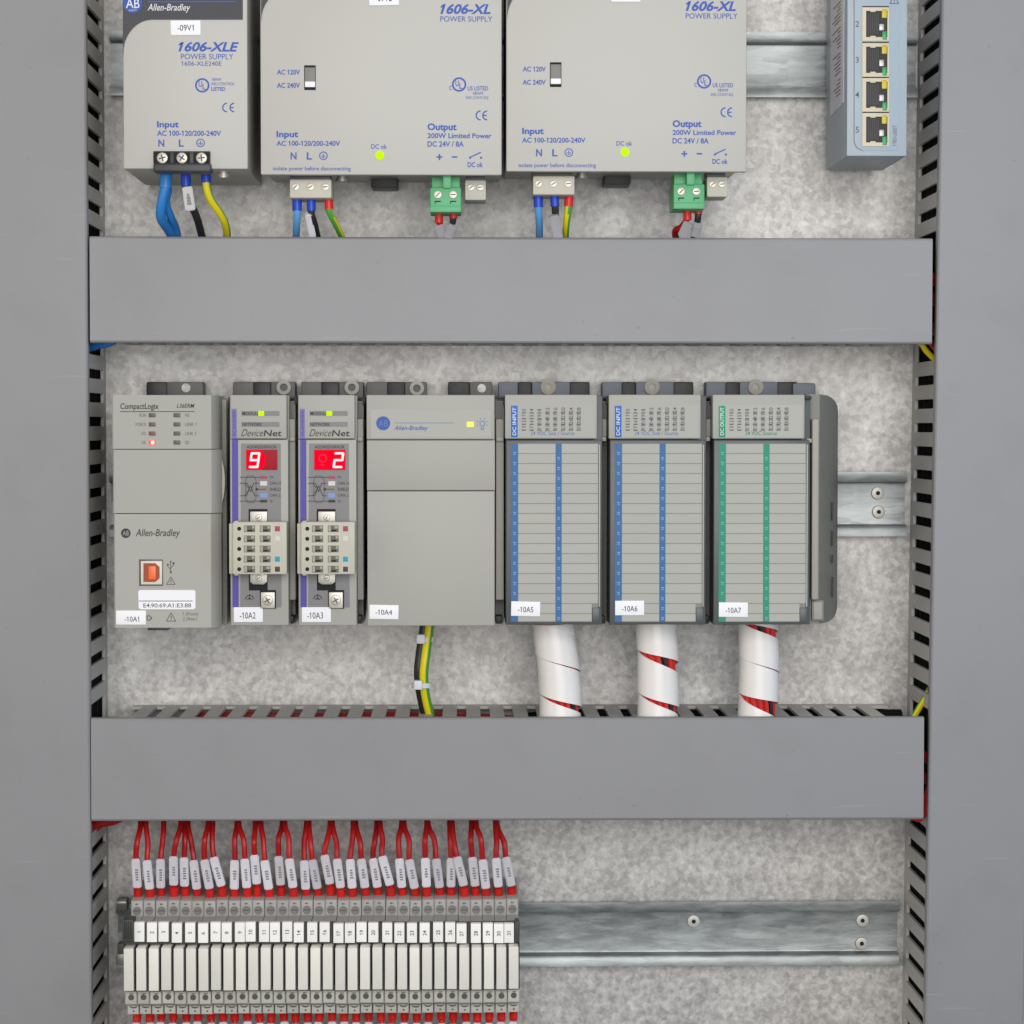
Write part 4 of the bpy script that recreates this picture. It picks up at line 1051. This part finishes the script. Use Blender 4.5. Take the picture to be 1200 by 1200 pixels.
def spiral(label, path, rp, h, seam, gaps, top_ins):
    """white spiral wrap round red wires. path: photo centre line. seam: row where the turn edge crosses the middle of the front"""
    C_ = [Vector(PT(x, y, h)) for x, y in path]
    t = thing('wrapped_cable', label, 'cable', tuple(C_[0]), 'white spiral wrapped cables under the in and out modules')
    R = rp * S(h)
    def at(z):
        if z >= C_[0].z: return C_[0] + (C_[0] - C_[1]) * ((z - C_[0].z) / (C_[0].z - C_[1].z))
        for a, b in zip(C_, C_[1:]):
            if b.z <= z <= a.z:
                k = (a.z - z) / (a.z - b.z); k = k * k * (3 - 2 * k) * .35 + k * .65
                return Vector((a.x + (b.x - a.x) * k, a.y + (b.y - a.y) * k, z))
        return C_[-1] + (C_[-1] - C_[-2]) * ((C_[-1].z - z) / (C_[-2].z - C_[-1].z))
    zt_, zb_ = C_[0].z, C_[-1].z
    # wires inside
    n = 15
    for i in range(n):
        a = 2 * math.pi * i / n
        pts = []
        for k in range(9):
            z = zt_ + 6 + (zb_ - zt_ - 6) * k / 8; c = at(min(z, zt_)); c = Vector((c.x, c.y, z)); aa = a + k * .16
            pts.append(c + Vector((math.cos(aa), math.sin(aa), 0)) * R * .73)
        mk('inner_wire', G().tube(pts, R * .16, 6, smooth=2), 'wire_black' if i == 11 else 'ferrule_red', t)
    # band: at front (angle -90 deg) edges sit at the seam rows; row index grows downwards
    Z = [W(path[0][0], y, h)[1] for y in seam]
    g = G(); b = g.bm; NS = 40
    def edge(k, a):      # height of seam k at angle a, where a runs 0..1 round the tube, 0.5 = front middle
        z0 = Z[k] if 0 <= k < len(Z) else (Z[0] + (Z[0] - Z[1]) * -k if k < 0 else Z[-1] - (Z[-2] - Z[-1]) * (k - len(Z) + 1))
        return z0
    turns = len(Z) + 1
    th = .9
    cols = []
    for i in range(NS * turns + 1):
        u = i / NS - 1.0           # turn coordinate; at integer+0.5 the front middle
        k = math.floor(u); a = u - k
        def seam_at(q):            # continuous seam height
            k0 = math.floor(q - .5); f_ = q - .5 - k0
            return edge(k0, 0) * (1 - f_) + edge(k0 + 1, 0) * f_
        def gap_at(q):
            k0 = math.floor(q - .5); f_ = q - .5 - k0
            gg = lambda j: gaps[j] if 0 <= j < len(gaps) else (gaps[0] * .3 if j < 0 else gaps[-1])
            aq = q - math.floor(q); wedge = min(1.9, max(.15, .15 + 1.7 * (aq - .22) / .5))
            return (gg(k0) if f_ < .5 else gg(k0 + 1)) * wedge * S(h)
        top = seam_at(u) - gap_at(u) * .5; bot = seam_at(u + 1) + gap_at(u + 1) * .5
        ang = math.pi - 2 * math.pi * (a - .5) + math.pi / 2 + math.pi     # front middle at -90 deg
        ang = -math.pi / 2 + 2 * math.pi * (a - .5)
        col = []
        for f_ in (0, .04, .5, .96, 1):
            z = top + (bot - top) * f_
            c = at(z); rr = R * (.985 + .055 * f_ + .012 * math.sin(math.pi * f_))
            col.append((Vector((c.x + rr * math.cos(ang), c.y + rr * math.sin(ang), z)), Vector((c.x + (rr - th) * math.cos(ang), c.y + (rr - th) * math.sin(ang), z))))
        cols.append([[b.verts.new(p) for p, q in col], [b.verts.new(q) for p, q in col]])
    fs = []
    for A, B in zip(cols, cols[1:]):
        for j in range(4):
            fs.append(b.faces.new((A[0][j], B[0][j], B[0][j + 1], A[0][j + 1])))
            fs.append(b.faces.new((A[1][j], A[1][j + 1], B[1][j + 1], B[1][j])))
        for j in (0, 4): fs.append(b.faces.new((A[0][j], A[1][j], B[1][j], B[0][j])))
    # cut off above the module underside and deep inside the duct
    bmesh.ops.recalc_face_normals(b, faces=fs)
    zc = W(path[0][0], path[0][1] + top_ins, h)[1]
    bmesh.ops.bisect_plane(b, geom=list(b.verts) + list(b.edges) + list(b.faces), plane_co=(0, 0, zc), plane_no=(-.03, 0, 1), clear_outer=True)
    bmesh.ops.bisect_plane(b, geom=list(b.verts) + list(b.edges) + list(b.faces), plane_co=(0, 0, W(600, 870, h)[1]), plane_no=(0, 0, 1), clear_inner=True)
    mk('spiral_wrap', g, 'wrap', t, smooth=60)
    return t
HS = 56
spiral('white spiral wrapped cable under the first blue striped module', [(647, 731, HS), (652, 760, HS), (657, 800, HS), (657, 862, HS)], 25.5, HS, [733, 776, 821, 864], [0, .8, 3.5, 3], 4) if False else None
spiral('white spiral wrapped cable under the first blue striped module', [(648, 731), (652, 760), (656.5, 800), (657, 862)], 24.5, HS, [734, 776, 822, 866], [0, 1.0, 4.5, 4], 3)
spiral('white spiral wrapped cable under the second blue striped module', [(769, 731), (770.5, 760), (771.5, 800), (771, 862)], 24, HS, [728, 771, 822, 872], [0, 8, 5, 4], 2)
spiral('white spiral wrapped cable under the green striped module', [(888.5, 731), (889.5, 760), (889.5, 800), (887, 862)], 23.2, HS, [735, 778, 823, 868], [6, .8, 11, 4], 0)

# ================================================================== WIRES LYING IN THE DUCTS
def run(label, col, path, r=1.5, group='wires lying inside the ducts', stripe=None):
    o = mk('wire', G().tube([PT(*p) for p in path], r, 8, (lambda i, k, n: 1 if k in (0, 1, 2) else 0) if stripe else None), [col] + ([stripe] if stripe else []), None, origin=PT(*path[0]))
    return tag(o, label, 'wire', group)
WZ = W(600, 841, HC)[1] - 1.9 - .8 - 2.9
for k, nm in enumerate('first second third fourth fifth sixth seventh'.split()):
    h = 14 + 7.2 * k
    xa, xb = W(196 + 5 * k, 850, h)[0], W(574 + (k % 3) * 28, 850, h)[0]
    P = [(xa, -h, WZ - 22), (xa + 8, -h, WZ - 3)] + [(xa + 14 + (xb - xa - 28) * q / 6, -h + random.uniform(-.8, .8), WZ + random.uniform(-.6, .3)) for q in range(7)] + [(xb - 8, -h, WZ - 3), (xb, -h, WZ - 22)]
    o = mk('wire', G().tube(P, 2.3, 8), 'wire_red', None, origin=P[0])
    tag(o, f'red wire under the slots of the lower duct, {nm} from the panel', 'wire', 'wires lying inside the ducts')
NM = ['deepest', 'second deepest', 'third deepest', 'foremost']
for k in range(4):  # invented black cables, added behind the slots so these read dark
    h = 8.5 + 13.5 * k; r = 5.8
    for px, sg, lab in ((104.2, -1, 'left'), (1093.5, 1, 'right')):
        x = W(px, 600, HC)[0] + sg * (1.9 + .8 + r + .5)
        if sg > 0: x0_, x1_ = x - 3.4, x + 3.0
        else: x0_, x1_ = x, x
        P = [(x0_, -h, zb + 8), (x0_ * .75 + x1_ * .25, -h, zb * .75 + zt * .25), ((x0_ + x1_) / 2 + random.uniform(-.3, .3), -h, (zb + zt) / 2), (x0_ * .25 + x1_ * .75, -h, zb * .25 + zt * .75), (x1_, -h, zt - 8)]
        o = mk('cable', G().tube(P, r, 10, smooth=3), 'slot_filler_black', None, origin=P[0])
        tag(o, f'added black filler cable darkening the slots of the {lab} duct, {NM[k]} of four', 'cable', 'black filler cables added to darken the duct slots')
    z = W(600, 841, HC)[1] - 1.9 - .8 - r - .6
    P = [(W(606, 850, h)[0], -h, z - 6), (W(640, 850, h)[0], -h, z), (W(850, 850, h)[0], -h, z - .3), (W(1056, 850, h)[0], -h, z)]
    o = mk('cable', G().tube(P, r, 10, smooth=3), 'slot_filler_black', None, origin=P[0])
    tag(o, f'added black filler cable darkening the right half of the lower duct slots, {NM[k]} of four', 'cable', 'black filler cables added to darken the duct slots')
run('blue wire peeking out under the left end of the upper duct', 'wire_blue', [(180, 372, 50), (130, 400, 48), (114, 404, 46), (95, 415, 42), (70, 460, 40)], 2.4)
run('red wire peeking out under the left end of the lower duct, outer one', 'wire_red', [(180, 930, 55), (130, 958, 52), (110, 965, 50), (90, 985, 46), (70, 1040, 40)], 2.2)
run('red wire peeking out under the left end of the lower duct, inner one', 'wire_red', [(190, 935, 46), (136, 961, 44), (116, 967, 42), (95, 990, 40), (75, 1040, 38)], 2.2)
for k, (y, lab) in enumerate(((322, 'upper'), (345, 'middle'), (380, 'lower'))):
    run(f'dark red wire in the gap at the right end of the upper duct, {lab} one', 'wire_red', [(1000, y + 6, 40), (1070, y, 44), (1098, y + 8, 46), (1125, y + 40, 42), (1140, y + 110, 40)], 3.0)
run('green and yellow wire under the right end of the upper duct', 'wire_yellow', [(1020, 380, 52), (1072, 398, 50), (1086, 412, 50), (1102, 432, 48), (1120, 480, 42)], 1.5)
run('thin red wire under the right end of the upper duct', 'wire_red', [(1030, 378, 58), (1080, 394, 58), (1093, 405, 57), (1106, 425, 52), (1122, 470, 46)], 1.3)
run('green and yellow wire at the right end of the lower duct top', 'wire_yellow', [(1040, 870, 46), (1066, 846, 48), (1078, 828, 48), (1090, 806, 46), (1110, 760, 40)], 1.7, stripe='wire_green')
for k, (y, lab) in enumerate(((880, 'upper'), (905, 'middle'), (935, 'lower'))):
    run(f'dark red wire in the gap at the right end of the lower duct, {lab} one', 'wire_red', [(1000, y + 6, 40), (1060, y, 44), (1086, y + 8, 46), (1115, y + 40, 42), (1130, y + 110, 40)], 2.6)
run('red wire curling round the lower right corner of the lower duct', 'wire_red', [(1040, 952, 62), (1070, 959, 64), (1079, 960, 64), (1085, 950, 64), (1085.5, 930, 62), (1100, 890, 56)], 1.2)
run('red wire inside the left duct behind its lower slots', 'wire_red', [(60, 700, 30), (92, 745, 40), (100, 800, 44), (98, 850, 44), (70, 930, 40)], 2.0)

# ================================================================== RELAY ROW
NR = 32
ONES = 'zero one two three four five six seven eight nine ten eleven twelve thirteen fourteen fifteen sixteen seventeen eighteen nineteen'.split()
def word(n):
    if n < 20: return ONES[n]
    return {2: 'twenty', 3: 'thirty'}[n // 10] + (' ' + ONES[n % 10] if n % 10 else '')
HB = 92.0
cx0 = W(151, 1130, HB)[0]; cx1 = W(602.2, 1130, HB)[0]; RP = (cx1 - cx0) / (NR - 1)
TAGX = [163.2, 177.8, 191.4, 207, 222.8, 238, 252.5, 265.4, 281, 293.6, 309.3, 322, 336.6, 350, 365.7, 380.4, 396.5, 410, 423.5, 437.5, 453.6, 468, 482.8, 497.5, 513.4, 527.6, 540.7, 557.7, 571.7, 584.5, 596.6]
def zz(y, h): return W(400, y, h)[1]
def relay_proto():
    x = cx0; hw = RP / 2 - .12
    t = thing('relay_module', '', 'relay', (x, 0, zz(1120, 10)), 'slim relay modules on the lower rail')
    g = G(); b = g.bm
    # stepped side profile of the base (z, h)
    pr = [(zz(1050, 58), 9), (zz(1053.5, 58), 56), (zz(1054.5, 58), 58), (zz(1073, 58), 58), (zz(1073, 58), 78), (zz(1106, 78), 78), (zz(1111, 84), 80), (zz(1160, 84), 80), (zz(1160.5, 84), 84), (zz(1175.5, 84), 84), (zz(1176, 84), 76), (zz(1187, 74), 74), (zz(1187.5, 74), 60), (zz(1190, 60), 9)]
    A = [b.verts.new((x - hw, -h, z)) for z, h in pr]; B = [b.verts.new((x + hw, -h, z)) for z, h in pr]
    fs = [b.faces.new(A), b.faces.new(B[::-1])]
    for i in range(len(pr)): fs.append(b.faces.new((A[i], A[(i + 1) % len(pr)], B[(i + 1) % len(pr)], B[i])))
    bmesh.ops.recalc_face_normals(b, faces=fs)
    mk('base', g, 'relay_grey', t)
    # upper terminal with clamping screw
    z = zz(1066, 58)
    tm = mk('upper_terminal', G().box(x - hw + .35, x + hw - .35, zz(1072, 58), zz(1055, 58), 57, 58.5, .2), 'relay_grey', t)
    g = G().ring(x, z, 1.75, 2.25, 58.3, 58.8, 16).cyl(x, z, 1.7, 58.3, 58.65, 14)
    g.box(x - 1.5, x + 1.5, z - .28, z + .28, 58.5, 58.72, mi=1)
    mk('screw', g, ['screw_recess', 'slot'], tm)
    mk('terminal_mark', G().box(x - .8, x + .2, zz(1059.2, 58), zz(1057.4, 58), 58.4, 58.6).box(x + .5, x + .8, zz(1059.2, 58), zz(1057.4, 58), 58.4, 58.6), 'slot', tm)
    mk('marker_carrier', G().box(x - hw - .1, x + hw + .1, zz(1106, 82), zz(1082.5, 82), 76, 82), 'carrier', t)
    # white relay
    xb0, xb1 = x - 2.62, x + 2.42
    rb = mk('relay_body', G().box(xb0, xb1, zz(1160, HB), zz(1110.5, HB), 79, HB, .35), 'relay_white', t)
    mk('gap_plate', G().box(xb1 + .02, x + hw - .02, zz(1160, HB), zz(1109.5, HB), 79.5, HB - .8), 'carrier', t)  # dark plate standing in for the gap between neighbouring relay bodies
    # lower terminal
    lt = mk('lower_terminal', G().box(x - hw + .3, x + hw - .3, zz(1175, 84.5), zz(1161.2, 84.5), 83, 84.6, .25), 'relay_low', t)
    zh = zz(1167.5, 84.6)
    mk('test_hole', G().cyl(x + .1, zh, 1.55, 84.3, 84.75, 12), 'slot', lt)
    mk('terminal_mark', G().box(x - .6, x + 1.4, zz(1163.6, 84.6), zz(1162.6, 84.6), 84.5, 84.68), 'grey_ink', lt)
    mk('foot_terminal', G().box(x - hw + .25, x + hw - .25, zz(1187, 76.5), zz(1177, 76.5), 74, 76.6, .2), 'relay_low', t)
    g = G()
    zc = zz(1177.2, 76.7)
    pts = [(x + .2 + 1.9 * math.cos(a), zc - .2 - 1.5 * math.sin(a) * .8) for a in [math.pi * k / 8 for k in range(9)]]
    pts += [(x + .2 + 1.7 * math.cos(a), zc - .1 - .75 * math.sin(a) * .8) for a in [math.pi * k / 8 for k in range(8, -1, -1)]]
    g.prism(pts, 76.4, 76.8); mk('lever_edge', g, 'slot', t)
    mk('terminal_mark', G().box(x - .2, x + .7, zz(1184.5, 76.6), zz(1182.6, 76.6), 76.5, 76.7), 'slot', t)
    return t
r0 = relay_proto()
tagp = None
relays = []
for i in range(NR):
    r = r0 if i == 0 else copy_tree(r0)
    if i:
        r.location.x = r0.location.x + i * RP / 1000
        ORI[r] = (ORI[r0][0] + i * RP, ORI[r0][1], ORI[r0][2])
    r.rotation_euler.y = math.radians(random.uniform(-.12, .12)); r.location.z += random.uniform(-.25, .25) / 1000
    relays.append(r)
for i, r in enumerate(relays):
    if i == 0:
        r['label'] = 'slim white relay module without a number tag, left end of the row'
        mk('end_clip', G().pbox(143.5, 1078, 156.3, 1102.5, 88, 76, .5), 'carrier', r)
        g = G()
        for k in range(4): g.pbox(145.5 + k * 2.6, 1080, 146.4 + k * 2.6, 1100, 88.4, 87)
        mk('clip_rib', g, 'black_plastic', r)
        continue
    r['label'] = f'slim white relay module under the tag numbered {word(i)}'
    px = TAGX[i - 1]; h = 85.0
    dy = random.uniform(-.6, .6) + (i * .03)
    wd = min(5.9, (TAGX[i] - px) / 2 - .25 if i < 31 else 5.9, (px - TAGX[i - 2]) / 2 - .25 if i > 1 else 5.9)
    tg = mk('number_tag', G().pbox(px - wd, 1081 + dy, px + wd, 1103.8 + dy, h, 81, .25), 'tag_white', r)
    l = 2.6 * len(str(i)) + .4
    text(tg, str(i), px, 1092 + dy, None, 1093 + dy, h, 'black_ink', 0, .004, rot=90, cap=4.6)
    if i == 31: mk('end_clip', G().pbox(603.5, 1080, 608.3, 1105, 85, 76, .3), 'carrier', r)

# red wires above the relays: duct column, sleeve column, ferrule column
def c5(v): return 90 + v / 4.615
def c6(v): return 340 + v / 4.286
RW = [(c5(a), c5(b), c5(c)) for a, b, c in ((345, 325, 331), (374, 388, 397), (470, 455, 456), (562, 525, 526), (582, 583, 585), (602, 642, 653), (710, 705, 722), (735, 762, 788), (866, 854, 853), (878, 915, 922), (966, 968, 976), (996, 1028, 1042), (1110, 1098, 1105), (1126, 1160, 1173))]
RW += [(c6(a), c6(b), c6(c)) for a, b, c in ((82, 75, 80), (95, 125, 141), (200, 187, 204), (213, 245, 256), (317, 307, 314), (330, 367, 379), (435, 428, 442), (452, 482, 506), (560, 555, 563), (573, 612, 629), (686, 682, 686), (694, 742, 753), (802, 808, 808), (814, 855, 876), (911, 922, 931), (935, 975, 985), (1032, 1040, 1047), (1040, 1097, 1114))]
SL = {8, 18, 19, 25, 12}
for i, (xa, xs, xf) in enumerate(RW):
    hh = 50 + random.uniform(-2.5, 2.5)
    f = relays[i]
    dy = random.uniform(-2.5, 3)
    if i in (10, 16): dy = -3.5
    nm = f'above the tag numbered {word(i)}' if i else 'above the untagged relay at the left end'
    slope = (xf - xs) * .85
    st_, sb_ = (xs - slope, 1004.5 + dy), (xs + slope, 1038.5 + dy)
    path = [(xf, 1056, hh - 4), (xf, 1043, hh), (sb_[0], sb_[1], hh + 1), (st_[0], st_[1], hh + 3), ((st_[0] * .62 + xa * .38) + (st_[0] - xa) * .12 + random.uniform(-1.6, 1.6), 986 + random.uniform(-4, 4), hh + random.uniform(0, 6)), (xa, 968, hh - 4), (xa, 945, hh - 18)]
    P = [PT(*p) for p in path]
    t = thing('wire', f'red wire with white marker sleeve {nm}', 'wire', P[0], 'red wires with marker sleeves above the relays')
    mk('insulation', G().tube(P, 1.5, 8, smooth=4), 'wire_red', t)
    g = G().tube([PT(xf, 1055, hh - 3), PT(xf, 1051, hh - 1.5), PT(xf + (sb_[0] - xf) * .4, 1040 + dy * .5, hh + .5)], lambda u: 2.05 + .3 * u, 12, smooth=2)
    mk('ferrule', g, 'ferrule_red', t)
    A, B = Vector(PT(st_[0], st_[1], hh + 3)), Vector(PT(sb_[0], sb_[1], hh + 1))
    s_ = mk('marker_sleeve', G().obox(A, B, 10.2 * S(hh), 4.8, .55), 'sleeve', t)
    bmw = (B - A)
    g = G(); n = random.choice((4, 5, 5))
    for k in range(n):
        q = A + bmw * (.36 + .085 * k) + Vector((.2, -2.46, 0)); g.obox(q, q + bmw.normalized() * .85, random.uniform(1.2, 1.9), .12)
    mk('sleeve_print', g, 'row_ink', s_)
# red wires below the relays
for i in range(NR):
    x = (cx0 + i * RP); h = 66
    px = 540 + x / S(h); hh = 66
    px += random.uniform(-1, 1)
    nm = f'below the relay tagged {word(i)}' if i else 'below the untagged relay at the left end'
    # keep the true column of the relay
    y0 = -hh
    def Q(py, h, dx=0): return (x + .6 + dx, -h, W(px, py, h)[1])
    dx = random.uniform(-.7, .7)
    t = thing('wire', f'red wire {nm}', 'wire', Q(1184, hh - 2), 'red wires leaving below the relays')
    mk('insulation', G().tube([Q(1184, hh - 4), Q(1200, hh - 1, dx), Q(1225, hh, dx * 2), Q(1262, hh - 10, dx * 3)], 1.5, 8, smooth=3), 'wire_red', t)
    mk('ferrule', G().tube([Q(1183, hh - 4), Q(1196 + random.uniform(-1, 1.5), hh - 1, dx * .6)], 2.2, 10, smooth=1), 'ferrule_red', t)
    A, B = Vector(Q(1197.5 + random.uniform(-1, 2), hh, dx)), Vector(Q(1232, hh, dx * 2.2))
    mk('marker_sleeve', G().obox(A, B, 9.8 * S(hh), 3.4, .5), 'sleeve', t)

# end clamp left of the relays
t = thing('end_clamp', 'small dark metal end clamp on the rail left of the relays', 'clamp', PT(142, 1120, 8))
mk('body', G().pbox(137, 1053.5, 149, 1067, 16, 8.8, .6).pbox(137.5, 1106, 146, 1118, 16, 8.8, .5), 'plc_tab', t)
mk('jaw', G().pbox(136, 1056.5, 148, 1060, 16.5, 8, .4).pbox(136, 1118, 146, 1131, 13, 8.8, .5), 'steel_dull', t)
